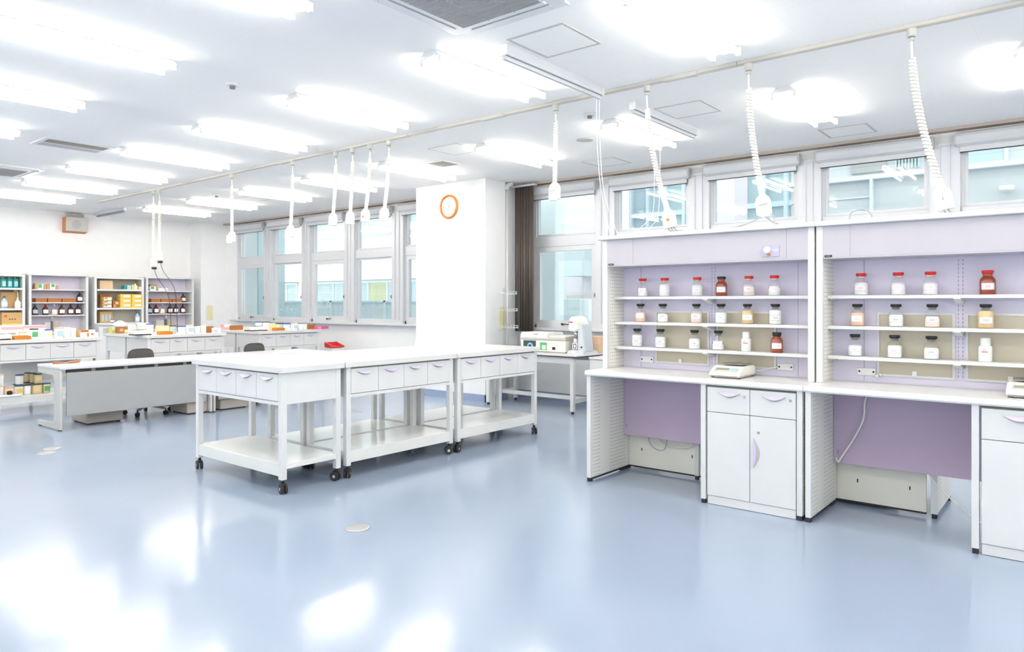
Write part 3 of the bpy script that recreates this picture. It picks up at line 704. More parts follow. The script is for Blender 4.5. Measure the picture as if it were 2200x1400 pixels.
# ------------------------------------------------------------------ ceiling track and pendant sockets
YT = 5.09
tr = thing('ceiling_track', 'long beige power track running the length of the ceiling', 'track', (0, YT, HC))
q = MB()
for a, b in ((-13.3, -5.5), (-5.5, -2.0), (-2.0, 3.9)): q.box(a+.002, -.021, -.03, b-.002, .021, 0, .004)
part('channel', q, TRACK, tr)
part('track_slot', MB().box(-13.28, -.0225, -.030, 3.88, -.021, -.024), BROWN, tr, 'brown edge line')
for a in (-11.0, -7.7, -4.35, -2.45, .1): part('joint_cover', MB().box(a-.14, -.026, -.034, a+.14, .026, 0, .004), TRACK, tr)

def pendant(label, x, zb, dx, c0, c1, plug='bell', rot=0, cables=0, thick=.0135, orange=False):
    # c0..c1: the stretch (0 top .. 1 bottom) where the coil is open
    t = thing('pendant_socket', label, 'pendant socket', (x, YT, HC-.03), 0, 'coiled cord sockets hanging from the track')
    part('track_adapter', MB().lathe([(.022, -.05), (.028, -.042), (.030, -.005), (.030, 0)][::1], 16).cyl((0, 0, -.075), (0, 0, -.055), .016, 12), TRACK, t)
    H = HC-.03-zb; hl = .15; top = -.075; bot = -(H-hl)
    def cx(f): return dx*f**1.8
    L_ = top-bot
    part('cord', MB().tube([(cx(k/10*.12), 0, top-L_*.012*k) for k in range(11)], .007, 8), CORD, t)
    pts = []; s0 = .12
    zs_ = []; f = s0
    # helix with an uneven pitch: open coils between c0 and c1, closed coils elsewhere
    step = []
    while f < 1:
        pitch = (.023 if c0 <= f <= c1 else .0165)/L_
        step.append((f, pitch)); f += pitch
    for (f, pitch) in step:
        rr = thick*(.75+.25*min(1, (f-s0)*8+.2))*(1-.18*max(0, (f-.9)*10)*.5)
        for k in range(9):
            a = 2*PI*k/9; ff = min(1, f+pitch*k/9)
            pts.append((cx(ff)+rr*math.cos(a), rr*math.sin(a), top-L_*ff))
    part('coiled_cord', MB().tube(pts, .0088, 6), CORD, t)
    pass
    e = Vector((cx(1), 0, bot)); slope = dx*1.8/L_*.55
    hd = MB()
    prof = [(.016, .01), (.022, 0), (.042, -.02), (.052, -.05), (.052, -.135), (.048, -.145)]
    hd.lathe(prof, 20, sq=3.2)
    for v in hd.b.verts: v.co.y *= .72
    h = part('plug_body', hd, PEND, t); h.location = e; h.rotation_euler = (0, -math.atan(slope), rot)
    if plug == 'socket':
        part('socket_block', MB().box(-.012, -.075, -.165, .06, -.03, -.06, .006), WPLA, h); part('socket_strip', MB().box(-.008, -.077, -.085, .056, -.075, -.08), GAP, h)
    if orange: part('indicator', MB().cyl((.005, -.037, -.085), (.005, -.041, -.085), .012, 14), ORANGE, h, 'orange round sticker')
    else: part('indicator', MB().box(.0, -.0385, -.09, .006, -.0375, -.07), INKG, h)
    if cables:
        hb = e+Vector((math.sin(math.atan(slope))*.145, 0, -.145)); zt = -(HC-.03-1.945)
        for k in range(cables):
            q = (k-(cables-1)/2)
            part('outgoing_cord', MB().tube(bez([(hb.x+q*.02, 0, hb.z+.01), (hb.x+q*.03+.02, .0, hb.z-.02), (hb.x+q*.03+.06, .02, hb.z*.3+zt*.7), (hb.x+q*.05+.12, .06, zt)]), .0055, 6), CORDG, t)
    else:
        pass
    return t
pendant('coiled cord socket with black plug, hanging farthest left near the speaker', -11.26, 1.95, 0, .3, .6)
pendant('coiled cord socket hanging just right of the farthest left one', -11.06, 2.04, 0, .3, .6)
pendant('coiled cord socket hanging alone left of the far window group', -8.97, 2.21, 0, .25, .55, 'socket')
pendant('coiled cord socket hanging between the first two far windows', -7.57, 2.20, -.04, .15, .4, 'socket')
pendant('coiled cord socket, leftmost of the four hanging close together', -6.72, 2.28, -.05, .2, .45)
pendant('coiled cord socket, second of the four hanging close together', -6.42, 2.275, -.04, .2, .5)
pendant('coiled cord socket with orange dot, third of the four close together', -6.12, 2.28, -.07, .2, .45, orange=True)
pendant('coiled cord socket, rightmost of the four hanging close together', -5.81, 2.27, -.07, .1, .35)
pendant('coiled cord socket hanging in front of the brown curtain window', -3.63, 2.30, -.01, .0, .28, 'socket')
pendant('coiled cord socket leaning right over the left end of the lavender shelving', -2.74, 1.975, .18, .2, .8, cables=3, thick=.0155, orange=True)
pendant('coiled cord socket over the push-knob end of the left bench', -1.92, 2.02, .1, .15, .85, 'socket', cables=1, thick=.0155)
pendant('coiled cord socket leaning over the right bench, nearest the camera', -.875, 1.965, .16, .1, .95, cables=2, thick=.0165)
for (a, b) in (((-11.24, 1.95), (-11.1, 1.5)), ((-11.04, 2.04), (-10.9, 1.6))):
    solo('hanging_lead', MB().tube(bez([(a[0], YT, a[1]+.0), (a[0]+.05, YT+.02, a[1]-.15), (b[0]+.02, YT+.1, b[1]+.1), (b[0]+.15, YT+.1, b[1]-.1), (b[0]+.1, YT+.15, .95)]), .004, 6), RUB, 'thin dark lead dropping from %s' % ('the farthest left coiled socket' if a[0] < -11.1 else 'the second coiled socket from the left'), 'cable')
    solo('plug', MB().box(a[0]-.03, YT-.03, a[1]-.035, a[0]+.03, YT+.03, a[1]-.001, .008), BLACK, 'black plug under %s' % ('the farthest left coiled socket' if a[0] < -11.1 else 'the second coiled socket from the left'), 'plug')
solo('charging_lead', MB().tube(bez([(-2.2, 5.06, 1.945), (-2.0, 5.05, 1.95), (-1.86, 5.04, 1.985), (-1.76, 5.03, 2.025), (-1.72, 5.03, 2.0), (-1.71, 5.03, 1.945)]), .0045, 6), CORDG, 'grey lead arching over the left bench top shelf by the second leaning socket', 'cable')
solo('bent_lead', MB().tube(bez([(-1.22, 5.0, 1.937), (-1.21, 5.0, 1.98), (-1.17, 5.0, 2.0), (-1.12, 5.0, 1.995), (-1.09, 5.0, 1.97), (-1.085, 5.0, 1.939)]), .004, 6), CORDG, 'small grey cable hoop on top of the right bench shelving', 'cable')

# rails with pull cords
def rail(label, x, y0, y1):
    t = thing('blind_rail', label, 'rail', (x, y0, HC), 0, 'white cord-drawn rails on the ceiling'); L_ = y1-y0
    q = MB().prism([(-.03, 0), (-.03, -.02), (-.018, -.028), (-.027, -.036), (-.03, -.055), (-.022, -.068), (.02, -.068), (.028, -.05), (.028, 0)], 'y', 0, L_); part('headbox', q, ALU, t)
    q = MB().prism([(-.022, -.074), (-.022, -.08), (-.017, -.082), (-.017, -.09), (-.012, -.102), (.012, -.102), (.012, -.074)], 'y', .0, L_-.02); part('bottom_bar', q, BLIND, t)
    q = MB().box(-.015, .003, -.076, .012, L_-.003, -.067); part('gap_strip', q, INKG, t)
    part('end_cap', MB().box(-.032, -.008, -.075, .03, 0, 0, .004), WPLA, t); part('end_cap', MB().box(-.032, L_, -.075, .03, L_+.008, 0, .004), WPLA, t)
    return t
rail('white cord-drawn rail ending at the ceiling track', -3.10, 3.74, 4.98)
rail('white cord-drawn rail beyond the ceiling track, nearer the windows', -3.10, 5.50, 6.77)
rs = thing('short_rail', 'short white rail on the ceiling by the speaker wall', 'rail', (-15.2, 5.72, HC))
part('headbox', MB().box(0, 0, -.05, 1.35, .05, 0, .005), ALU, rs); part('bottom_bar', MB().box(.1, .01, -.085, 1.3, .04, -.056, .004), INKG, rs)
for k, (x0_, y_, x1_, z1_) in enumerate(((-3.11, 4.93, -3.05, 1.95), (-3.095, 4.95, -2.98, 1.945))):
    solo('pull_cord', MB().tube(bez([(x0_, y_, HC-.11), (x0_+.0, y_+.01, 2.7), (x0_+.02, y_+.04, 2.3), (x1_, 5.05, z1_)]), .0028, 5), WPLA, ['outer white pull cord falling from the nearer rail to the left bench top', 'inner white pull cord beside the outer one under the nearer rail'][k], 'pull cord')
for k, (x0_, x1_, y_) in enumerate(((-3.10, -3.12, 5.9), (-3.085, -3.06, 5.98))):
    solo('pull_cord', MB().tube(bez([(x0_, y_, HC-.11), (x0_+.0, y_, 2.6), (x0_+.005, y_-.05, 2.2), (x1_, y_-.3, 1.95), (x1_+.01, 5.75, 1.2), (x1_+.01, 5.74, .872)]), .0028, 5), WPLA, ['left white pull cord hanging from the farther rail', 'right white pull cord hanging from the farther rail'][k], 'pull cord')

# ceiling hatches, vents, air conditioners, detectors
def hatch(label, x0, y0, w=.46, strong=False):
    t = thing('ceiling_hatch', label, 'ceiling hatch', (x0, y0, HC), 0, 'square ceiling access hatches')
    q = MB(); fw = .018
    q.box(0, 0, -.003, fw, w, 0); q.box(w-fw, 0, -.003, w, w, 0); q.box(fw, 0, -.003, w-fw, fw, 0); q.box(fw, w-fw, -.003, w-fw, w, 0); part('frame', q, GREYL, t)
    part('lid', MB().box(fw+.003, fw+.003, -.0025, w-fw-.003, w-fw-.003, 0), CEIL, t)
hatch('ceiling hatch between the big air conditioner and the nearer rail', -3.03, 3.68)
hatch('ceiling hatch beside the farther rail', -3.08, 5.83)
hatch('ceiling hatch close to the window behind the right bench', -2.155, 7.6)
hatch('ceiling hatch in front of the curtain window', -4.93, 7.45)
hatch('ceiling hatch left of the window-row light near the pillar', -5.88, 5.72)
hatch('ceiling hatch far off near the far left windows', -11.3, 6.4)
def cassette(label, x, y, s=.95):
    t = thing('ceiling_air_conditioner', label, 'air conditioner', (x, y, HC), 0, 'ceiling cassette air conditioners')
    h = s/2
    q = MB().prism([(-h, -h), (h, -h), (h, h), (-h, h)], 'z', -.012, 0); bmesh.ops.bevel(q.b, geom=[e for e in q.b.edges if abs(e.verts[0].co.z-e.verts[1].co.z) > .005], offset=.07, segments=5, affect='EDGES')
    part('panel', q, HOUS, t)
    g = h-.155; q = MB().prism([(-g-.04, -g-.04), (g+.04, -g-.04), (g+.04, g+.04), (-g-.04, g+.04)], 'z', -.024, -.012); bmesh.ops.bevel(q.b, geom=[e for e in q.b.edges if abs(e.verts[0].co.z-e.verts[1].co.z) > .005], offset=.04, segments=4, affect='EDGES')
    part('inner_frame', q, HOUS, t)
    gr = part('grille', MB().box(-g, -g, -.028, g, g, -.024), GRILLE, t, 'grey intake grille'); q = MB(); n = 44
    for k in range(n): q.box(-g, -g+2*g*k/n, -.031, g, -g+2*g*(k+.45)/n, -.028)
    q.box(-.1, -g, -.032, -.095, g, -.028); q.box(.1, -g, -.032, .105, g, -.028)
    part('grille_slats', q, GRILLE, gr)
    for k in range(4):
        q = MB().prism([(-g, h-.085), (g, h-.085), (g+.01, h-.05), (g-.02, h-.022), (-g+.02, h-.022), (-g-.01, h-.05)], 'z', -.015, -.0125)
        o = part('air_outlet', q, GREYL, t); o.rotation_euler = (0, 0, k*PI/2)
        q = MB().prism([(-g, h-.082), (g, h-.082), (g+.004, h-.05), (g-.03, h-.028), (-g+.03, h-.028), (-g-.004, h-.05)], 'z', -.020, -.016)
        o2 = part('louvre', q, HOUS, o)
cassette('large white cassette air conditioner cut by the top picture edge', -2.76, 3.0, .92)
cassette('white cassette air conditioner at the left picture edge, far end', -11.2, 3.0, .92)
vt = thing('ceiling_vent', 'rectangular two-strip ceiling vent near the left edge', 'ceiling vent', (-9.06, 2.76, HC))
q = MB().box(0, 0, -.01, .48, .70, 0, .004); part('frame', q, HOUS, vt)
part('dark_slot', MB().box(.05, .05, -.013, .20, .65, -.0101), GRILLE, vt, 'light grey strip'); part('dark_slot', MB().box(.25, .05, -.013, .42, .65, -.0101), VENTD, vt, 'brown-grey strip')
vt = thing('ceiling_vent', 'small square louvred ceiling vent left of the clock pillar', 'ceiling vent', (-6.51, 6.28, HC))
part('frame', MB().box(0, 0, -.01, .33, .33, 0, .003), HOUS, vt); q = MB()
for k in range(7): q.box(.03, .035+k*.04, -.014, .30, .052+k*.04, -.01)
part('louvre', q, VENTD, vt)
solo('ceiling_speaker', MB().cyl((0, 0, -.008), (0, 0, 0), .09, 28), GREYL, 'flat grey round ceiling speaker near the farther rail', 'ceiling speaker', (-4.23, 6.47, HC))
def detector(label, x, y):
    t = thing('smoke_detector', label, 'smoke detector', (x, y, HC), 0, 'round white ceiling detectors'); part('base', MB().lathe([(.045, -.02), (.055, -.012), (.06, 0)], 20), HOUS, t); part('sensor', MB().cyl((0, 0, -.04), (0, 0, -.02), .022, 14), GAP, t, 'dark sensor tip')
detector('round white ceiling detector between the left and middle light rows', -5.35, 3.04)
detector('round white ceiling detector behind the nearer rail end', -3.62, 5.62)
detector('round white ceiling detector far off by the far left lights', -11.05, 6.0)

# ------------------------------------------------------------------ clock, speaker, wall plates, curtain, pipe
ck = thing('wall_clock', 'round orange-rimmed wall clock on the white pillar', 'clock', (-7.32, 7.579, 2.81))
rg = MB(); n = 48; prof = [(.178, 0), (.178, -.02), (.170, -.036), (.155, -.036), (.146, -.02), (.146, 0)]
rings = [[rg.b.verts.new((r*math.cos(2*PI*k/n), y, r*math.sin(2*PI*k/n))) for r, y in prof] for k in range(n)]
for k in range(n):
    for j in range(len(prof)):
        f = rg.b.faces.new((rings[k][j], rings[k][(j+1) % 6], rings[(k+1) % n][(j+1) % 6], rings[(k+1) % n][j])); f.smooth = True
part('rim', rg, ORANGE, ck, 'glossy orange wooden rim'); part('dial', MB().cyl((0, 0, 0), (0, -.012, 0), .148, 48), LABEL, ck, 'white dial')
for k in range(12):
    a = PI/2-2*PI*(k+1)/12; text(str(k+1), .034, INKK, ck, (.118*math.cos(a), -.0125, .118*math.sin(a)), (PI/2, 0, 0), name='numeral')
for a, l, w_ in ((R(95), .065, .005), (R(80), .10, .0035)):
    o = part('hand', MB().box(-w_, -.017, -.012, w_, -.015, l, .0005), INKG, ck); o.rotation_euler = (0, R(90)-a+.0, 0)
part('glass', MB().cyl((0, -.0235, 0), (0, -.025, 0), .147, 40), CGLASS, ck)
sp = thing('wall_speaker', 'orange-sided box loudspeaker high on the far end wall', 'speaker', (XL, 5.27, 2.76), 0)
q = MB().prism([(0, 0), (.13, .03), (.17, .30), (0, .30)], 'y', 0, .40); part('cabinet', q, ORANGEB, sp, 'orange wood-veneer cabinet')
q = MB().prism([(.131, .032), (.136, .031), (.175, .299), (.170, .30)], 'y', .012, .395); part('front_panel', q, GREYL, sp)
o = part('cone', MB().cyl((0, 0, 0), (.004, 0, 0), .082, 28), GRILLE, sp, 'round grey grille'); o.location = (.1545, .2, .165); o.rotation_euler = (0, R(8.5), 0)
part('mounting_bar', MB().box(0, .05, .30, .1, .35, .37, .004), GREYL, sp)
solo('outlet_plate', MB().box(-15.02, 7.93, 1.02, -15.005, 8.06, 1.34, .004).box(-15.006, 7.97, 1.08, -15.0, 8.02, 1.28, .002), YPLT, 'tall ivory wall plate on the far corner column', 'wall plate')
solo('outlet_plate', MB().box(-6.62, 7.87, 1.0, -6.605, 8.01, 1.345, .004).box(-6.606, 7.92, 1.06, -6.60, 7.97, 1.28, .002), YPLT, 'tall ivory wall plate on the pillar side behind the acrylic stand', 'wall plate')
# curtain
cu = thing('curtain', 'brown striped curtain drawn aside between pillar and window', 'curtain', (-6.70, 8.2, 0))
q = MB(); n = 60; x0c, x1c = .12, .46
A = []; B = []
for k in range(n+1):
    f = k/n; yy = .018*math.sin(f*2*PI*7)+.012*math.sin(f*2*PI*17); A.append(q.b.verts.new((x0c+(x1c-x0c)*f, yy, .98))); B.append(q.b.verts.new((x0c+(x1c-x0c)*f, yy*.8, 3.11)))
for k in range(n): f = q.b.faces.new((A[k], A[k+1], B[k+1], B[k])); f.smooth = True
o = part('fabric', q, CURT, cu); md = o.modifiers.new('thick', 'SOLIDIFY'); md.thickness = .004
part('curtain_rod', MB().box(.0, -.03, 3.09, .5, .03, 3.115), ALU, cu)
pp = thing('wall_pipe', 'white vertical conduit pipe at the pillar corner', 'pipe', (-6.60, 8.04, 0)); part('pipe', MB().cyl((0, 0, 0), (0, 0, 3.06), .02, 12), WHITE, pp)
part('elbow', MB().tube(bez([(0, 0, 3.05), (0, -.0, 3.09), (.02, .03, 3.12), (.02, .08, 3.13)]), .032, 12), WHITE, pp)

# ------------------------------------------------------------------ floor discs
for k, (x, y, lb_) in enumerate(((-7.73, 2.54, 'round metal floor outlet cover, rear one of the pair left of the island'), (-7.54, 2.43, 'round metal floor outlet cover, front one of the pair left of the island'), (-3.535, 2.84, 'round metal floor outlet cover alone in the open floor foreground'), (-7.33, 5.87, 'round metal floor outlet cover seen through the island'))):
    solo('floor_outlet_cover', MB().lathe([(.078, 0), (.078, .003), (.070, .0075), (.06, .006)], 36), STEEL, lb_, 'floor outlet', (x, y, 0), 0, 'round floor outlet covers')

# ------------------------------------------------------------------ window-side instrument table
wt = thing('instrument_table', 'white-framed table with black-edged top by the curtain window', 'table', (-6.50, 7.40, 0))
part('tabletop', MB().box(0, 0, .722, 1.54, .72, .742, .003), TOPW, wt); part('edge_band', MB().box(-.002, -.003, .712, 1.542, .722, .7219), BLACK, wt, 'black edge under the top')
for x, y in ((.02, .03), (1.42, .03), (.02, .63), (1.42, .63)):
    part('leg', MB().box(x, y, .03, x+.05, y+.05, .711, .003), WHITE, wt); part('foot', MB().cyl((x+.025, y+.025, 0), (x+.025, y+.025, .03), .018, 12), RUB, wt)
part('apron', MB().box(.07, .035, .63, 1.42, .055, .711).box(.07, .655, .63, 1.42, .675, .711), WHITE, wt)
part('stretcher', MB().box(.03, .08, .13, .06, .63, .18).box(1.43, .08, .13, 1.46, .63, .18).box(.06, .335, .13, 1.43, .375, .18), WHITE, wt)
sc_ = thing('side_cabinet', 'low white cabinet with pale grey top right of the instrument table', 'cabinet', (-4.68, 7.25, 0))
part('body', MB().box(0, .015, .05, 1.2, .5, .72, .003).box(.02, .04, 0, 1.18, .46, .05), WHITE, sc_); part('cabinet_top', MB().box(-.005, 0, .72, 1.205, .51, .745, .004), DESKT, sc_)
for k in range(2): part('door', MB().box(.01+k*.595, .0, .07, .595+k*.595, .015, .71, .002), WHITE, sc_)
part('cable_duct', MB().box(-4.2, 8.3, .47, -3, 8.4, .5), WHITE, sc_) if False else None
# ultrasonic bath / shaker
dv = thing('shaker_bath', 'ivory shaking bath with dark window and green label on the instrument table', 'laboratory device', (-6.02, 7.62, .742))
part('housing', MB().box(0, 0, .01, .74, .38, .165, .012).box(.03, .03, 0, .71, .35, .012), DEVW, dv)
part('window', MB().box(.05, -.004, .045, .26, .002, .15, .002), SCREEN, dv, 'dark blue-green window')
q = MB().cyl((.17, -.005, .075), (.17, -.012, .075), .045, 28); part('dial', q, LBLUE, dv, 'blue ring dial'); part('dial_face', MB().cyl((.17, -.012, .075), (.17, -.014, .075), .028, 24), SCREEN, dv)
part('label', MB().box(.33, -.003, .03, .44, .001, .13), GREEN, dv, 'green square label'); part('label_disc', MB().cyl((.395, -.003, .068), (.395, -.006, .068), .028, 20).box(.368, -.0058, .04, .423, -.003, .096), LABEL, dv)
part('socket', MB().box(.53, -.004, .04, .58, .002, .075), BLACK, dv)
part('rim', MB().box(-.01, -.01, .165, .75, .39, .195, .008), GREYL, dv)
part('lid', MB().prism([(0, .195), (0, .225), (.03, .262), (.35, .262), (.38, .225), (.38, .195)], 'x', .0, .45), WPLA, dv)
part('lid', MB().box(.46, .01, .195, .73, .37, .222, .008), DEVW, dv); part('name_plate', MB().box(.22, -.0, .235, .29, .008, .243), TRAYB, dv)
# grinder / stand mixer
gv = thing('stand_mixer', 'grey-white stand mixer with tilted head right of the shaking bath', 'laboratory device', (-5.10, 7.58, .742))
q = MB().prism([(-.13, .0), (.13, .0), (.12, .03), (.085, .05), (-.09, .05), (-.12, .03)], 'y', 0, .34); part('base', q, DEVG, gv)
q = MB().prism([(.0, .03), (.12, .03), (.085, .38), (.03, .40), (.0, .36)], 'y', .05, .25); bmesh.ops.bevel(q.b, geom=q.b.edges[:], offset=.01, segments=2, affect='EDGES'); part('column', q, DEVG, gv)
q = MB().prism([(-.14, .30), (-.12, .47), (.0, .49), (.06, .43), (.06, .36), (-.02, .28)], 'y', .03, .22); bmesh.ops.bevel(q.b, geom=q.b.edges[:], offset=.018, segments=3, affect='EDGES'); part('head', q, WPLA, gv)
part('tool_shaft', MB().cyl((-.06, .12, .2), (-.06, .12, .30), .03, 16), CHROME, gv); part('bowl', MB().lathe([(.05, .05), (.055, .06), (.05, .15), (.045, .2)], 20, (-.06, .12, 0)), CHROME, gv)
part('control_label', MB().box(-.06, -.003, .01, .0, .001, .045), LABEL, gv, 'framed control label'); part('control_label', MB().box(-.075, .045, .06, .0, .0495, .14), LABEL, gv, 'white label with dark frame'); part('label_print', MB().frame(-.06, .07, -.015, .13, .043, .045, .008), INKK, gv)
part('orange_sticker', MB().box(-.12, .026, .40, -.06, .031, .415), INKR, gv, 'orange-red sticker'); part('yellow_sticker', MB().box(.01, .026, .37, .045, .031, .40), YGRN, gv); part('switch', MB().box(.05, .046, .08, .075, .05, .1), RUB, gv)
bxs = [('lower', 0), ('upper', .11)]
for nme, z in bxs: 
    o = solo('beige_box', MB().box(0, 0, 0, .14, .16, .109, .004), PEACHB, '%s of two stacked beige boxes beside the stand mixer' % nme, 'box', (-5.105, 7.94, .742+z), 0, 'stacked beige boxes on the instrument table')
solo('green_mat', MB().box(0, 0, 0, .36, .3, .006), GMAT, 'green mat under the clear acrylic stand', 'mat', (-6.45, 7.55, .742))
ac = thing('acrylic_stand', 'clear acrylic four-tier tube stand by the brown curtain', 'rack', (-6.22, 7.70, .748))
for x in (-.16, .10): part('post', MB().box(x-.012, -.012, .0, x+.012, .012, .93 if x > 0 else .86), ACR, ac)
for k, z in enumerate((.03, .31, .54, .77)):
    w_ = .19-.012*k
    q = MB().box(-w_, -.10, z, w_, .10, z+.006); q.box(-w_, -.10, z+.03, w_, .10, z+.034)
    part('tier', q, ACR, ac, 'clear shelf'); q = MB().frame(-w_, z, w_, z+.034, -.104, -.1, .004)
    for j in range(7): q.box(-w_+2*w_*(j+.5)/7-.004, -.104, z, -w_+2*w_*(j+.5)/7+.004, -.1, z+.034)
    q.box(-w_, -.104, z-.004, w_, -.098, z+.006).box(-w_, -.104, z+.028, w_, -.098, z+.036); part('tier_edge', q, WPLA, ac)
bn = thing('swing_bin', 'white bin with a red rim by the far windows, right of the last table', 'bin', (-10.42, 7.86, 0))
part('body', MB().box(-.09, -.11, 0, .09, .11, .61, .02), WPLA, bn); q = MB(); P_ = [(-.11, .61), (.11, .61), (.12, .635), (-.115, .705)]
q.prism(P_, 'y', -.13, -.105).prism(P_, 'y', .105, .13).box(-.11, -.105, .61, -.085, .105, .70).box(.085, -.105, .61, .11, .105, .635)
part('rim', q, REDB, bn, 'red slanted rim'); part('lid', MB().box(-.085, -.105, .61, .085, .105, .63), GREYP, bn)

# ------------------------------------------------------------------ shelving along the far end wall
def hutch(label, y0, W, lavender=True):
    # local: x runs along the wall, front faces -y; turned so the front faces +X
    t = thing('shelf_cabinet', label, 'shelf cabinet', (-14.93, y0, 0), PI/2, 'shelf cabinets along the far end wall')
    dpt = .30; bd = -.0
    back = LAV if lavender else INGREY; top = 1.93 if lavender else 1.90; zl = .87 if lavender else 1.0
    side = WHITE if lavender else CABG
    for a in (0, W-.045): part('side_panel', MB().box(a, 0, zl, a+.045, dpt+.02, top-.03, .003), side, t)
    part('back_panel', MB().box(.045, dpt, zl, W-.045, dpt+.02, top-.03), back, t)
    part('top_board', MB().box(-.02 if lavender else 0, -.02 if lavender else 0, top-.03, W+(.02 if lavender else 0), dpt+.02, top, .004), side, t)
    zs = (1.646, 1.408, 1.171) if lavender else (1.665, 1.30, 1.005)
    for z in zs: part('shelf', MB().box(.046, .03 if lavender else .0, z-(.02 if lavender else .035), W-.046, dpt-.001, z, .003), side, t)
    if not lavender: part('back_lining', MB().box(W-.047, .01, 1.01, W-.0455, dpt, top-.035), INGREY, t)
    part('worktop', MB().box(-.0, -.24, zl-.035, W, dpt+.02, zl-.0005, .004), TOPW if lavender else CABG, t)
    bs = MB().box(.0, -.20, .05, W, dpt+.02, zl-.036, .003).box(.03, -.16, 0, W-.03, dpt, .05); part('base_cabinet', bs, side, t)
    for k in range(2):
        d = part('door', MB().box(.01+k*(W/2), -.215, .07, W/2-.003+k*(W/2), -.20, zl-.05, .002), side, t)
    return t
hutch('grey shelf cabinet at the left picture edge with green bags on its top shelf', 3.52, .96, False)
hutch('lavender-backed shelf cabinet with brown wooden trays, left one of the two', 4.535, .99)
hutch('grey shelf cabinet packed with yellow boxes between the lavender ones', 5.63, .93, False)
hutch('lavender-backed shelf cabinet nearest the corner column, right one of the two', 6.60, 1.0)
XS = -15.08      # depth line at which things stand on those shelves
def sy(u, x=XS): return yat(u, x)
def small_box(name, label, cat, u0, u1, z, h, m, x=XS, dp=.12, extra=None, group=None):
    y0, y1 = sy(u0, x), sy(u1, x)
    o = solo(name, MB().box(-dp/2, -(y1-y0)/2, 0, dp/2, (y1-y0)/2, h, .003), m, label, cat, (x, (y0+y1)/2, z), 0, group)
    if extra:
        for (nm, a0, a1, b0, b1, mm) in extra:
            W_ = y1-y0
            part(nm, MB().box(dp/2, -W_/2+W_*a0, h*b0, dp/2+.002, -W_/2+W_*a1, h*b1), mm, o)
    return o
def flask(label, u, z, x=XS, g=AMBERD, capm=NAVY, h=.20, r=.05, lab=LABEL, fillm=None, group='chemical bottles on the far shelves', name='chemical_bottle', sc=1):
    t = thing(name, label, 'bottle', (x, sy(u, x), z), 0, group)
    part('glass_body', MB().lathe([(r*.92, 0), (r, .006), (r, h*.52), (r*.85, h*.64), (r*.35, h*.78), (r*.3, h*.86)], 18), g, t)
    part('cap', MB().cyl((0, 0, h*.86), (0, 0, h), r*.38, 14), capm, t)
    if lab:
        q = MB(); n = 6; A = [(r*1.02*math.cos(-1.0+2.0*k/n), r*1.02*math.sin(-1.0+2.0*k/n)) for k in range(n+1)]; B = [(a*.97, b*.97) for a, b in A]
        q.prism(A+B[::-1], 'z', h*.16, h*.5); part('label', q, lab, t)
    if fillm: part('contents', MB().lathe([(r*.93, .004), (r*1.01, .008), (r*1.01, h*.2)], 18), fillm, t)
    return t
ZL = (1.646, 1.408, 1.171); ZG = (1.665, 1.30, 1.005)
# left lavender cabinet
GB = 'small cartons on the lavender cabinet top shelves'
small_box('brown_carton', 'narrow brown carton at the left end, above the left wooden trays', 'box', 73, 77.5, ZL[0], .11, CARD, group=GB)
small_box('green_white_carton', 'green and white carton, left of two on the left lavender cabinet', 'box', 78.5, 91, ZL[0], .10, LABEL, extra=[('print', .1, .7, .25, .95, GREEN)], group=GB)
small_box('brown_carton', 'brown carton between the two green and white ones, left half', 'box', 92, 97, ZL[0], .095, CARD, group=GB)
small_box('brown_carton', 'brown carton between the two green and white ones, right half', 'box', 98, 103.5, ZL[0], .09, CARD, group=GB)
small_box('green_white_carton', 'green and white carton, right of two on the left lavender cabinet', 'box', 104.5, 117, ZL[0], .11, LABEL, extra=[('print', .25, .8, .4, .9, GREEN)], group=GB)
small_box('brown_carton', 'narrow brown carton right of the green and white ones', 'box', 118, 123.5, ZL[0], .075, CARD, group=GB)
def tray(label, u0, u1, z, m=TRAYB, x=XS, h=.075, dp=.2):
    y0, y1 = sy(u0, x)+.003, sy(u1, x)-.003; L_ = y1-y0; t = .008
    q = MB().box(-dp/2, 0, 0, dp/2, L_, t).box(dp/2-t, 0, t, dp/2, L_, h).box(-dp/2, 0, t, -dp/2+t, L_, h).box(-dp/2+t, 0, t, dp/2-t, t, h).box(-dp/2+t, L_-t, t, dp/2-t, L_, h)
    return solo('wooden_tray', q, m, label, 'tray', (x, y0, z), 0, 'brown wooden trays on the lavender cabinets')
for i, (a, b) in enumerate(((73, 97), (98.5, 128), (129.5, 159))): tray('brown wooden tray, %s of three on the left lavender cabinet' % ['left', 'middle', 'right'][i], a, b, ZL[1])
flask('brown bottle right of the wooden trays, left lavender cabinet', 171, ZL[1], capm=TEAL)
for i, (u, c, g, lb_, fm, cp) in enumerate(((75, 'teal-capped bottle with blue label at the left end', AMBERD, LBLUE, None, TEAL), (97.5, 'brown bottle with red cap', AMBERD, LABEL, None, RED), (116.5, 'clear bottle with orange liquid', BGLASS, LABEL, PEACH, WPLA), (132.5, 'brown bottle with green cap', AMBERD, LABEL, None, TEAL), (151.5, 'brown bottle with dark cap', AMBERD, LABEL, None, DLID), (167, 'brown bottle with navy cap at the right end', AMBERD, LABEL, None, NAVY))):
    flask(c+', bottle row of the left lavender cabinet', u, ZL[2], g=g, lab=lb_, fillm=fm, capm=cp)
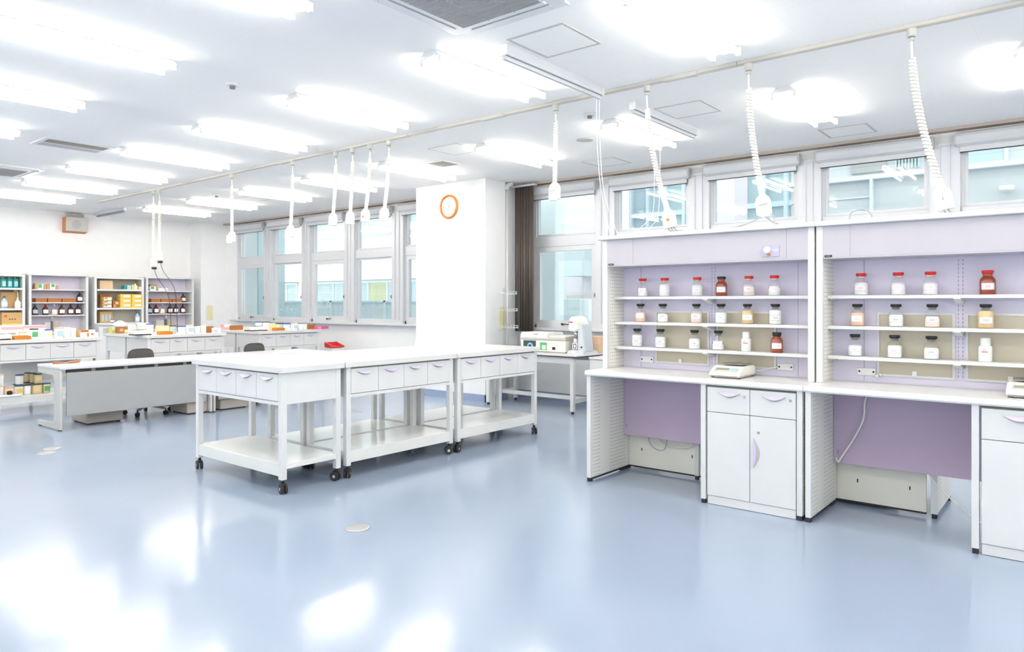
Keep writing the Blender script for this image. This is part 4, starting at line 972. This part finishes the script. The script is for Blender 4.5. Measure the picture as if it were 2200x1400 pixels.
# right lavender cabinet
small_box('brown_carton', 'tall brown carton behind the green print, right lavender cabinet', 'box', 320, 336, ZL[0], .135, CARD, x=-15.14, dp=.08, group=GB)
small_box('green_white_carton', 'green and white carton on the right lavender cabinet', 'box', 320, 332, ZL[0], .09, LABEL, x=-15.03, extra=[('print', .1, .7, .35, .95, GREEN)], group=GB)
small_box('white_carton', 'long low white carton on the right lavender cabinet', 'box', 337.5, 358.5, ZL[0], .06, LABEL, group=GB)
for i, (a, b) in enumerate(((320, 340), (341.5, 364), (365.5, 387))): tray('brown wooden tray, %s of three on the right lavender cabinet' % ['left', 'middle', 'right'][i], a, b, ZL[1])
flask('brown bottle right of the wooden trays, right lavender cabinet', 393.5, ZL[1], x=-15.05, h=.19)
for i, (u, c, g, lb_, fm, cp) in enumerate(((321, 'teal-capped bottle with blue label at the left end', AMBERD, LBLUE, None, TEAL), (335, 'brown bottle with red cap', AMBERD, LABEL, None, RED), (348.5, 'clear bottle with orange liquid', BGLASS, LABEL, PEACH, WPLA), (365, 'brown bottle with green cap', AMBERD, LABEL, None, TEAL), (377.5, 'brown bottle with dark cap', AMBERD, LABEL, None, DLID), (392.5, 'brown bottle with navy cap at the right end', AMBERD, LABEL, None, NAVY))):
    flask(c+', bottle row of the right lavender cabinet', u, ZL[2], g=g, lab=lb_, fillm=fm, capm=cp)
for nm_, u0, u1 in (('left', 92, 122), ('right', 331, 371)):
    t = thing('bench_tap_station', 'grey metal apparatus on the worktop of the %s lavender cabinet' % nm_, 'apparatus', (-14.90, sy(u0, -14.95), .87), 0, 'grey apparatus on the lavender cabinet worktops')
    L_ = sy(u1, -14.95)-sy(u0, -14.95)
    part('left_block', MB().prism([(0, 0), (L_*.42, 0), (L_*.42, .13), (L_*.05, .13)], 'x', -.1, .05) if False else MB().box(-.1, 0, 0, .05, L_*.42, .17, .01), GREYL, t)
    part('right_block', MB().box(-.1, L_*.6, 0, .05, L_, .19, .01), GREYP, t)
    part('gooseneck', MB().tube(bez([(-.02, L_*.5, 0), (-.02, L_*.5, .2), (.0, L_*.5, .27), (.05, L_*.5, .27), (.07, L_*.5, .22)]), .01, 8), CHROME, t)
# grey cabinet 1
for i, u in enumerate((7, 20, 33, 46.5)):
    t = thing('wash_bag', 'teal refill pouch, %s of four on the left grey cabinet' % ORD[i], 'pouch', (XS, sy(u), ZG[0]), 0, 'teal pouches on the left grey cabinet')
    part('pouch', MB().box(-.05, -.045, 0, .05, .045, .17, .02, 3), TEAL, t); part('label', MB().box(.05, -.028, .03, .052, .025, .12), LBLUE, t); part('spout', MB().cyl((0, 0, .17), (0, 0, .19), .012, 10), LABEL, t)
small_box('cardboard_carton', 'large cardboard carton behind the bottles, left grey cabinet middle shelf', 'box', 0, 48, ZG[1], .29, CARD, x=-15.14, dp=.10)
flask('pale blue bottle with blue cap on the left grey cabinet', 9, ZG[1], x=-15.0, g=LBLUE, capm=BLUE, h=.22, lab=LABEL)
wb = flask('white wash bottle with bent spout on the left grey cabinet', 38, ZG[1], x=-15.0, g=WPLA, capm=WPLA, h=.19, lab=None, name='wash_bottle')
part('spout', MB().tube(bez([(0, 0, .19), (0, -.0, .27), (0, -.02, .31), (0, -.06, .30)]), .005, 6), WPLA, wb)
flask('small clear bottle at the right end of the left grey cabinet', 49, ZG[1], x=-15.0, g=BGLASS, capm=WPLA, h=.12, r=.035, lab=None)
small_box('cardboard_carton', 'cardboard carton with three dark holes, left grey cabinet lowest shelf', 'box', 0, 48, ZG[2], .22, CARD, x=-15.05, dp=.2, extra=[('hole', .32, .38, .42, .5, INKK), ('hole', .44, .5, .42, .5, INKK), ('hole', .56, .62, .42, .5, INKK), ('yellow_strip', 0, 1, 0, .1, YEL), ('print', .12, .22, .62, .8, TRAYB)])
# grey cabinet 2
small_box('pale_carton', 'pale patterned carton on the top left of the yellow-box cabinet', 'box', 212, 240, ZG[0], .17, CARDP)
for i, (a, b, h_, m_, n_2) in enumerate(((264, 269.5, .08, TEAL, 'teal'), (270.5, 279.5, .085, LBLUE, 'pale blue'), (280.5, 285.5, .095, YEL, 'yellow-lidded'), (295.5, 302.5, .06, CREAMB, 'cream'))):
    small_box('small_pack', '%s small pack on the top shelf of the yellow-box cabinet' % n_2, 'box', a, b, ZG[0], h_, m_, x=-15.0, group='small packs on the yellow-box cabinet')
flask('white plastic bottle on the top shelf of the yellow-box cabinet', 290.5, ZG[0], x=-15.0, g=WPLA, capm=WPLA, h=.12, r=.042, lab=None, name='plastic_bottle')
k_ = 0
for c_, (a, b) in enumerate(((254, 277.5), (278.5, 302))):
    for r__ in range(3):
        small_box('yellow_box', 'yellow carton with white label, %s of the %s stack' % (['bottom', 'middle', 'top'][r__], ['left', 'right'][c_]), 'box', a, b, ZG[1]+.0905*r__, .089, YEL, dp=.2, x=-15.03, extra=[('label', .28, .85, .35, .75, LABEL)], group='yellow cartons in the grey cabinet')
small_box('brown_carton', 'dark brown carton behind the small cartons left of the yellow stacks', 'box', 213, 236, ZG[1], .27, TRAYB, x=-15.16, dp=.08)
for r__, (m_, a, b) in enumerate(((CARD, 217.5, 237), (CARD, 218.5, 237), (YEL, 219.5, 237))):
    small_box('reagent_carton', 'small labelled carton, %s of the stack left of the yellow boxes' % ['bottom', 'middle', 'top'][r__], 'box', a, b, ZG[1]+.071*r__, .07, m_, x=-15.0, dp=.15, extra=[('label', .12, .95, .2, .8, LABEL), ('print', .12, .5, .55, .75, INKR)], group='labelled cartons left of the yellow boxes')
small_box('jumbled_carton', 'dark brown carton with pale tins between the label stack and yellow boxes', 'box', 239, 252.5, ZG[1], .14, TRAYB, x=-15.05, dp=.15, extra=[('tin', .1, .5, .1, .45, CARD), ('tin', .4, .9, .5, .85, CARDP)])
small_box('bottle_carton', 'cardboard carton with three printed bottles, bottom left of the yellow-box cabinet', 'box', 212, 239, ZG[2], .22, CARD, x=-15.1, extra=[('printed_bottle', .14, .3, .15, .75, LBLUE), ('printed_bottle', .42, .58, .15, .75, LBLUE), ('printed_bottle', .7, .86, .15, .75, LBLUE)])
flask('small white-labelled jar beside the printed-bottle carton', 240.5, ZG[2], x=-15.0, g=BGLASS, capm=GREYL, h=.10, r=.045, name='jar')
flask('pale blue bottle with blue cap on the yellow-box cabinet', 295, ZG[2], x=-15.0, g=LBLUE, capm=BLUE, h=.21, r=.048)

# ------------------------------------------------------------------ clutter on the far left tables
def tub(name, label, u0, u1, z, h, body, lid, x, lab=None, group=None, lh=.014, cat='container'):
    y0, y1 = yat(u0, x), yat(u1, x); r = (y1-y0)/2*.97
    t = thing(name, label, cat, (x, (y0+y1)/2, z), 0, group)
    part('body', MB().lathe([(r*.86, 0), (r*.88, .003), (r*.95, h-lh)], 20, sq=4), body, t)
    if lid: part('lid', MB().lathe([(r, h-lh), (r, h-.003), (r*.96, h)], 20, sq=4), lid, t)
    if lab: part('label', MB().box(r*.9, -r*.7, h*.2, r*.97, r*.7, h*.7), lab, t)
    return t
def carton(name, label, u0, u1, z, h, m, x, extra=None, group=None, dp=.1, cat='box'):
    y0, y1 = yat(u0, x), yat(u1, x)
    o = solo(name, MB().box(-dp/2, -(y1-y0)/2, 0, dp/2, (y1-y0)/2, h, .004), m, label, cat, (x, (y0+y1)/2, z), 0, group)
    for (nm, a0, a1, b0, b1, mm) in (extra or []):
        W_ = y1-y0; part(nm, MB().box(dp/2, -W_/2+W_*a0, h*b0, dp/2+.002, -W_/2+W_*a1, h*b1), mm, o)
    return o
TZ = .93
XA, XB_ = -10.66, -10.95
GTUB = 'tubs and jars on the cluttered lab tables'; GCT = 'cartons on the cluttered lab tables'
WV = [('wave', 0, 1, .72, .95, PINK)]
carton('glove_box', 'white carton with pink band, left of the pair on the leftmost table', 0, 46, TZ, .165, LABEL, XB_, WV, GCT, .12)
carton('glove_box', 'white carton with pink band, right of the pair on the leftmost table', 46.8, 96, TZ, .17, LABEL, XB_, [('wave', 0, 1, .78, .98, PINK)], GCT, .12)
carton('small_carton', 'small brown-topped carton in front of the left pink-banded carton', 16, 32, TZ, .085, LABEL, -10.78, [('print', 0, 1, .7, 1, GREYP)], GCT, .06)
tub('cream_tub', 'cream tub in front of the pink-banded cartons', 40, 57, TZ, .10, CREAMB, CREAMB, -10.76, LABEL, GTUB)
tub('label_jar', 'jar with slate lid and green-striped label on the leftmost table', 64, 82, TZ, .135, LABEL, DLID, XA, GREEN, GTUB)
tub('label_jar', 'white jar with blue lid on the leftmost table', 96, 112, TZ, .12, LABEL, BLUE, -10.70, CREAMB, GTUB)
tub('cream_tub', 'peach-lidded white tub with blue mark on the leftmost table', 117, 136, TZ, .14, LABEL, PEACHB, -10.70, LBLUE, GTUB)
tub('paper_cup', 'stack of white cups on the leftmost table', 136.5, 152, TZ, .15, WPLA, None, -10.75, None, GTUB)
tub('white_jar', 'round white jar right of the white cups on the leftmost table', 152.5, 163, TZ, .125, WPLA, WPLA, -10.70, None, GTUB)
carton('wooden_block', 'brown wooden block behind the orange-marked carton, leftmost table', 165, 190, TZ, .095, CARD, -10.80, [('top_strip', .3, 1, .7, 1, TRAYB)], GCT, .07)
carton('small_carton', 'white carton with orange mark at the right end of the leftmost table', 174, 209, TZ, .065, LABEL, -10.66, [('mark', .3, .42, .1, .9, ORANGE), ('mark', .55, .7, .5, .8, INKR)], GCT, .07)
carton('tissue_pack', 'white paper pack lying on the orange-marked carton', 192, 203, TZ+.065, .035, LABEL, -10.66, None, GCT, .06)
def low_bal(label, u0, u1, x):
    y0, y1 = yat(u0, x), yat(u1, x)
    t = thing('table_balance', label, 'balance', (x, (y0+y1)/2, TZ), PI/2, 'flat balances on the cluttered tables'); w_ = (y1-y0)/2
    part('base', MB().box(-w_+.01, .01, 0, w_-.01, .22, .018, .003), RUB, t); part('housing', MB().prism([(0, .018), (.02, .045), (.06, .07), (.22, .07), (.23, .018)], 'x', -w_, w_), DEVW, t); part('weighing_pan', MB().box(-w_*.7, .09, .075, w_*.7, .21, .082, .002).cyl((0, .15, .068), (0, .15, .076), .02, 12), CHROME, t); return t
low_bal('flat balance at the left picture edge on the leftmost table', 0, 26, -10.60)
def otray(label, u0, u1, x):
    y0, y1 = yat(u0, x), yat(u1, x); h_ = (y1-y0)/2
    q = MB().box(-.06, -h_, 0, .06, h_, .006).box(-.06, -h_, .006, -.052, h_, .05).box(.052, -h_, .006, .06, h_, .045).box(-.052, -h_, .006, .052, -h_+.008, .045).box(-.052, h_-.008, .006, .052, h_, .045)
    return solo('orange_tray', q, ORANGE, label, 'tray', (x, (y0+y1)/2, TZ), 0, 'orange-brown trays on the cluttered tables')
otray('orange-brown tray on the front edge of the leftmost table', 29, 63, -10.60)
# middle pair
carton('plastic_tub', 'beige blurred pack at the back left corner of the middle tables', 224, 236, TZ, .085, GREYL, -11.93, None, GCT)
carton('lime_carton', 'lime green and white carton on the middle tables', 237, 250, TZ, .095, YGRN, -11.75, [('label', .1, .9, .5, .9, LABEL)], GCT)
carton('wicker_basket', 'brown basket with packets on the middle tables', 251, 276, TZ, .095, TRAYB, -11.55, [('packet', .5, .9, .1, .6, CREAMB), ('packet', .1, .4, .3, .8, CARD)], GCT, .12, 'basket')
tb = solo('tissue_puff', MB().lathe([(.05, 0), (.09, .02), (.10, .05), (.06, .08), (.02, .10)], 10), LABEL, 'white crumpled tissue on the brown basket', 'tissue', (-11.55, yat(258, -11.55), TZ+.096))
carton('white_carton', 'white carton right of the brown basket', 277, 289, TZ, .13, LABEL, -11.45, None, GCT)
carton('pink_dot_carton', 'pale pink carton behind the middle balance', 297, 312, TZ, .155, PINKP, -11.4, None, GCT)
low_bal('flat balance with grey base on the middle tables', 289, 328, -10.62)
tub('label_jar', 'white jar with blue lid behind the middle balance', 315, 329, TZ, .15, LABEL, BLUE, -11.2, None, GTUB)
carton('cream_carton', 'cream carton above the orange tray on the middle tables', 336, 361, TZ, .125, CREAMB, -10.85, None, GCT, .08)
otray('orange-brown tray in front of the cream carton, middle tables', 341, 367, -10.60)
tub('label_jar', 'cream jar with slate lid right of the cream carton', 362.5, 378, TZ, .125, CREAMB, DLID, -10.85, LBLUE, GTUB)
tub('label_jar', 'white jar with blue lid in the middle of the middle tables front', 383, 397, TZ, .12, LABEL, BLUE, -10.72, None, GTUB)
tub('cream_tub', 'cream-lidded tub with blue mark on the middle tables', 400, 415, TZ, .13, LABEL, CREAMB, -10.72, LBLUE, GTUB)
tub('paper_cup', 'white cup stack on the middle tables', 418, 429, TZ, .12, WPLA, None, -10.72, None, GTUB)
tub('white_jar', 'white jar right of the cup stack on the middle tables', 431, 442, TZ, .115, WPLA, WPLA, -10.72, None, GTUB)
carton('wooden_block', 'brown wooden block on the middle tables', 443, 457, TZ, .10, TRAYB, -10.80, None, GCT, .06)
carton('small_carton', 'white and pink carton at the right end of the middle tables', 457, 472, TZ, .075, LABEL, -10.66, [('mark', .1, .5, .1, .6, PINK)], GCT, .07)
# far table
carton('pink_dot_carton', 'pink and white carton at the back left of the far window table', 477, 494, TZ, .09, PINK, -11.75, [('label', .1, .9, .5, 1, LABEL)], GCT)
carton('wooden_block', 'brown lattice wooden box on the far window table', 496, 519, TZ, .08, TRAYB, -11.45, None, GCT)
low_bal('flat balance on the far window table', 539, 577, -10.72)
tub('label_jar', 'white jar with blue lid behind the far balance', 550, 561.5, TZ, .14, LABEL, BLUE, -11.3, None, GTUB)
tub('label_jar', 'white jar with slate lid behind the far balance', 566, 578.5, TZ, .14, LABEL, DLID, -11.2, None, GTUB)
carton('cream_carton', 'cream carton on the far window table', 579, 592, TZ, .12, CREAMB, -10.90, None, GCT, .07)
otray('orange-brown tray on the front edge of the far window table', 588, 608, -10.60)
tub('label_jar', 'jar with slate lid and pale blue label on the far window table', 594.5, 608, TZ, .12, CREAMB, DLID, -10.82, LBLUE, GTUB)
tub('label_jar', 'white jar with blue lid on the far window table front', 610, 621.5, TZ, .115, LABEL, BLUE, -10.72, None, GTUB)
tub('cream_tub', 'cream-lidded tub with blue mark on the far window table', 627, 638, TZ, .12, LABEL, CREAMB, -10.72, LBLUE, GTUB)
tub('paper_cup', 'white cup stack on the far window table', 640, 650, TZ, .11, WPLA, None, -10.72, None, GTUB)
tub('white_jar', 'white jar on the far window table', 650.5, 658.5, TZ, .10, WPLA, WPLA, -10.72, None, GTUB)
carton('wooden_block', 'orange-brown wooden block next to the magenta carton', 660, 676.5, TZ, .085, TRAYB, -10.80, None, GCT, .06)
carton('magenta_carton', 'flat magenta carton at the right end of the far window table', 677, 703, TZ, .05, PINKD, -10.68, [('mark', .1, .4, .2, .8, PINK)], GCT, .08)
# tubs on the low shelf of the leftmost table
ZB = .2155; GS = 'food tubs stacked on the low table shelf'
def st(label, u0, u1, x, lev, body, lid, lab=None): tub('storage_tub', label, u0, u1, ZB+lev*.127, .125, body, lid, x, lab, GS, .012)
st('cream tub without dark lid at the left, low shelf', 8, 29, -10.60, 0, PEACHB, PEACHB)
st('tub with yellow label and navy lid, bottom row of the low shelf', 31, 49.5, -10.70, 0, LABEL, NAVY, YEL)
st('white tub with navy lid, bottom row of the low shelf', 50, 66, -10.70, 0, LABEL, NAVY)
st('tan tub with slate lid, bottom row under the tan stack', 67, 89.5, -10.72, 0, CREAMT, DLID)
st('tan tub with green label next to the desk leg, low shelf', 90.5, 108, -10.72, 0, CREAMT, DLID, GREEN)
st('white tub with navy lid standing alone on the upper layer', 33, 50.5, -10.82, 1, LABEL, NAVY)
st('tan tub at the front right of the upper layer', 72, 90, -10.76, 1, CREAMT, DLID)
st('tan tub second from the right of the upper layer', 64, 78, -10.93, 1, CREAMT, DLID)
st('tan tub at the left of the tan upper group', 52, 66, -11.06, 1, CREAMT, DLID)
st('tub under the single white one, rear of the low shelf', 28, 48, -10.90, 0, CREAMT, NAVY)
st('tub at the rear carrying the tan upper group', 50, 65, -11.04, 0, CREAMT, NAVY)
st('tub in the second row carrying the front tan tubs', 66, 86, -10.93, 0, CREAMT, NAVY)
tub('storage_tub', 'pale stacked tub at the left picture edge, lower one', -8, 8, ZB, .15, LABEL, PEACHB, -10.62, None, GS)
tub('storage_tub', 'pale stacked tub at the left picture edge, upper one', -8, 8, ZB+.151, .14, LABEL, PEACHB, -10.62, None, GS)
dv = thing('hand_device', 'white hand tool with black knob lying on the low shelf', 'tool', (-10.545, yat(20, -10.56), ZB), 0)
part('body', MB().box(-.03, -.16, 0, .03, .12, .03, .012), WPLA, dv); part('knob', MB().lathe([(.02, .03), (.032, .04), (.03, .07), (.015, .08)], 16, (0, .0, 0)), BLACK, dv)

# ------------------------------------------------------------------ outside: courtyard and neighbouring buildings
struct('courtyard_ground', MB().box(-60, YW+.25, -.2, 25, 45, -.05), GROUND)
pw = thing('courtyard_fence', 'low blue-grey glazed screen wall outside the far windows', 'fence', (-22, 10.6, -.05))
q = MB().box(0, 0, 0, 12.4, .12, 1.5); part('screen_panel', q, EXTP, pw)
q = MB()
for k in range(7): q.box(k*1.95, -.03, 0, k*1.95+.06, 0, 1.5)
q.box(0, -.03, 1.46, 12.4, 0, 1.5).box(0, -.02, 1.05, 12.4, 0, 1.08); part('screen_frame', q, EXTF, pw)
bA = thing('neighbouring_building', 'white building with strips of windows seen through the far left windows', 'building', (0, 17, -.05))
part('facade_wall', MB().box(-52, 0, 0, -11.5, 4, 12), EXTW, bA)
part('ledge', MB().box(-52, -.25, 2.28, -11.5, 0, 2.34).box(-52, -.06, 2.95, -11.5, 0, 2.97).box(-52, -.35, 3.9, -11.5, 0, 4.05), EXTW, bA)
rr = random.Random(3)
for j, (z0, z1) in enumerate(((1.3, 2.26), (4.15, 5.6))):
    for k in range(9):
        x = -40+3.1*k
        f = part('window', MB().frame(x, z0, x+2.7, z1, -.06, .0, .09).box(x+.85, -.05, z0, x+.93, 0, z1).box(x+1.9, -.05, z0, x+1.98, 0, z1), EXTF, bA)
        part('pane', MB().box(x+.09, -.03, z0+.09, x+.85, -.005, z1-.09).box(x+1.98, -.03, z0+.09, x+2.61, -.005, z1-.09), EXTG, f)
        part('pane', MB().box(x+.93, -.03, z0+.09, x+1.9, -.005, z1-.09), EXTO if (j == 0 and k % 2 == 0) else EXTG, f)
for k in range(7):
    part('wall_light', MB().tube([(-36+4.2*k, 0, 3.3), (-36+4.2*k, -.3, 3.4), (-35.8+4.2*k, -.45, 3.3)], .06, 8), GREYL, bA)
bw = thing('building_wing', 'pale aqua projecting wing beside the farthest left window', 'building', (0, 0, -.05)); wx = xat(551, 8.9)
part('wing_wall', MB().box(-20, 8.9, 0, wx, 9.6, 7), EXTA, bw); part('wing_return', MB().box(wx, 8.92, 0, wx+.05, 9.6, 7), EXTG, bw, 'greyer blue return')
# right-hand side
fn = thing('fin_wall', 'pale aqua fin wall just outside the curtain window', 'wall', (xat(1160, 9.3), 9.3, -.05)); part('fin', MB().box(-1.2, 0, 0, xat(1192, 9.3)-xat(1160, 9.3), .25, 6), EXTA, fn)
ub = thing('utility_box', 'aqua utility cabinet outside below the curtain window', 'cabinet', (xat(1184, 10.5), 10.5, -.05)); part('box', MB().box(0, 0, 0, .62, .5, 1.52, .01), EXTP, ub); part('side', MB().box(.62, 0, 0, .80, .5, 1.50), EXTA, ub)
bL = thing('neighbouring_building', 'lilac-white building behind the curtain window', 'building', (0, 13, -.05))
xa, xb = xat(1150, 13), xat(1330, 13)
part('facade_wall', MB().box(xa-1.5, 0, 0, xb, .12, 9), EXTL, bL); q = MB()
q.box(xa, -.01, 2.18, xat(1252, 13), 0, 2.2)
for x in (xat(1209, 13),): q.box(x, -.01, 0, x+.02, 0, 9)
part('facade_joint', q, SEAM, bL); part('hanging_box', MB().box(xat(1252, 13), -.8, 2.0, xat(1300, 13), 0, 2.75), EXTP, bL, 'blue-grey box on the wall')
part('low_block', MB().box(xat(1245, 13), -.5, 0, xat(1300, 13), 0, 1.6), GREYL, bL); part('small_window', MB().box(xat(1186, 13), -.03, 2.95, xat(1198, 13), .0, 3.8), EXTG, bL)
bG = thing('glazed_building', 'blue-glazed building with a white mullion grid behind the left bench windows', 'building', (0, 14.3, -.05))
xa, xb = xat(1342, 14), xat(1705, 14)
part('glazing', MB().box(xa, 0, 0, xb, .3, 9), EXTG, bG); q = MB(); x = xa
while x < xb: q.box(x, -.12, 0, x+.07, 0, 9); x += .43
z = 1.25
while z < 9: q.box(xa, -.08, z, xb, 0, z+.1); z += 1.05
part('mullion_grid', q, EXTF, bG)
pr_x = xat(1540, 12); solo('outer_pier', MB().box(pr_x, 12.0, -.05, xat(1578, 12), 12.6, 9), EXTL, 'lilac-white pier outside the second left bench window', 'pier')
bR = thing('neighbouring_building', 'white building with grey louvres behind the right bench windows', 'building', (0, 12.6, -.05))
xa = xat(1700, 12.6)
part('facade_wall', MB().box(xa, 0, 0, 14, .9, 10), EXTC, bR)
q = MB(); zz = 3.43; q.box(xa, -.12, zz, 14, 0, zz+.07); q.box(xat(1872, 12.6), -.12, 0, xat(1878, 12.6), 0, 3.43); q.box(xa, -.03, 3.15, xat(1872, 12.6), 0, 3.17); part('ledge', q, EXTF, bR)
part('grey_band', MB().box(xat(1830, 12.6), -.05, 3.55, xat(1905, 12.6), 0, 4.2), GREYM, bR)
q = MB(); x = xat(1925, 12.6)
while x < xat(1975, 12.6): q.box(x, -.06, 3.55, x+.02, 0, 4.3); x += .045
part('louvre', q, EXTG, bR, 'grey louvre slats'); part('lower_vent', MB().box(xat(1805, 12.6), -.03, 2.88, xat(1855, 12.6), 0, 2.98), EXTG, bR)
for (a, b, c, d) in ((2075, 2158, 3.52, 4.1), (2080, 2108, 2.55, 2.82), (2190, 2225, 2.6, 2.88)):
    f = part('window', MB().frame(xat(a, 12.6)-.05, c-.05, xat(b, 12.6)+.05, d+.05, -.05, 0, .05), EXTF, bR); part('pane', MB().box(xat(a, 12.6), -.03, c, xat(b, 12.6), -.001, d), EXTG, f)
part('wall_lamp', MB().cyl((xat(2165, 12.6), -.15, 3.06), (xat(2165, 12.6), -.15, 3.13), .09, 16).box(xat(2165, 12.6)-.02, -.15, 3.08, xat(2165, 12.6)+.02, 0, 3.12), WPLA, bR)

# ------------------------------------------------------------------ world, sun-less overcast sky, camera
W = bpy.data.worlds.new('World'); SC.world = W; W.use_nodes = True
bg = W.node_tree.nodes['Background']; bg.inputs['Color'].default_value = (1, .965, .91, 1); bg.inputs['Strength'].default_value = SKY = 1.25
cam = bpy.data.cameras.new('Camera'); co = bpy.data.objects.new('Camera', cam); COL.objects.link(co)
co.location = (0, 0, CAMZ); co.rotation_euler = (PI/2, 0, YAW)
cam.sensor_width = 36; cam.lens = 36*FH/2200; cam.shift_y = -50/2200; cam.clip_start = .05; cam.clip_end = 200
SC.camera = co
SC.view_settings.view_transform = 'Standard'; SC.view_settings.look = 'None'; SC.view_settings.gamma = 1; SC.view_settings.exposure = 1.1
SC.view_settings.use_curve_mapping = False
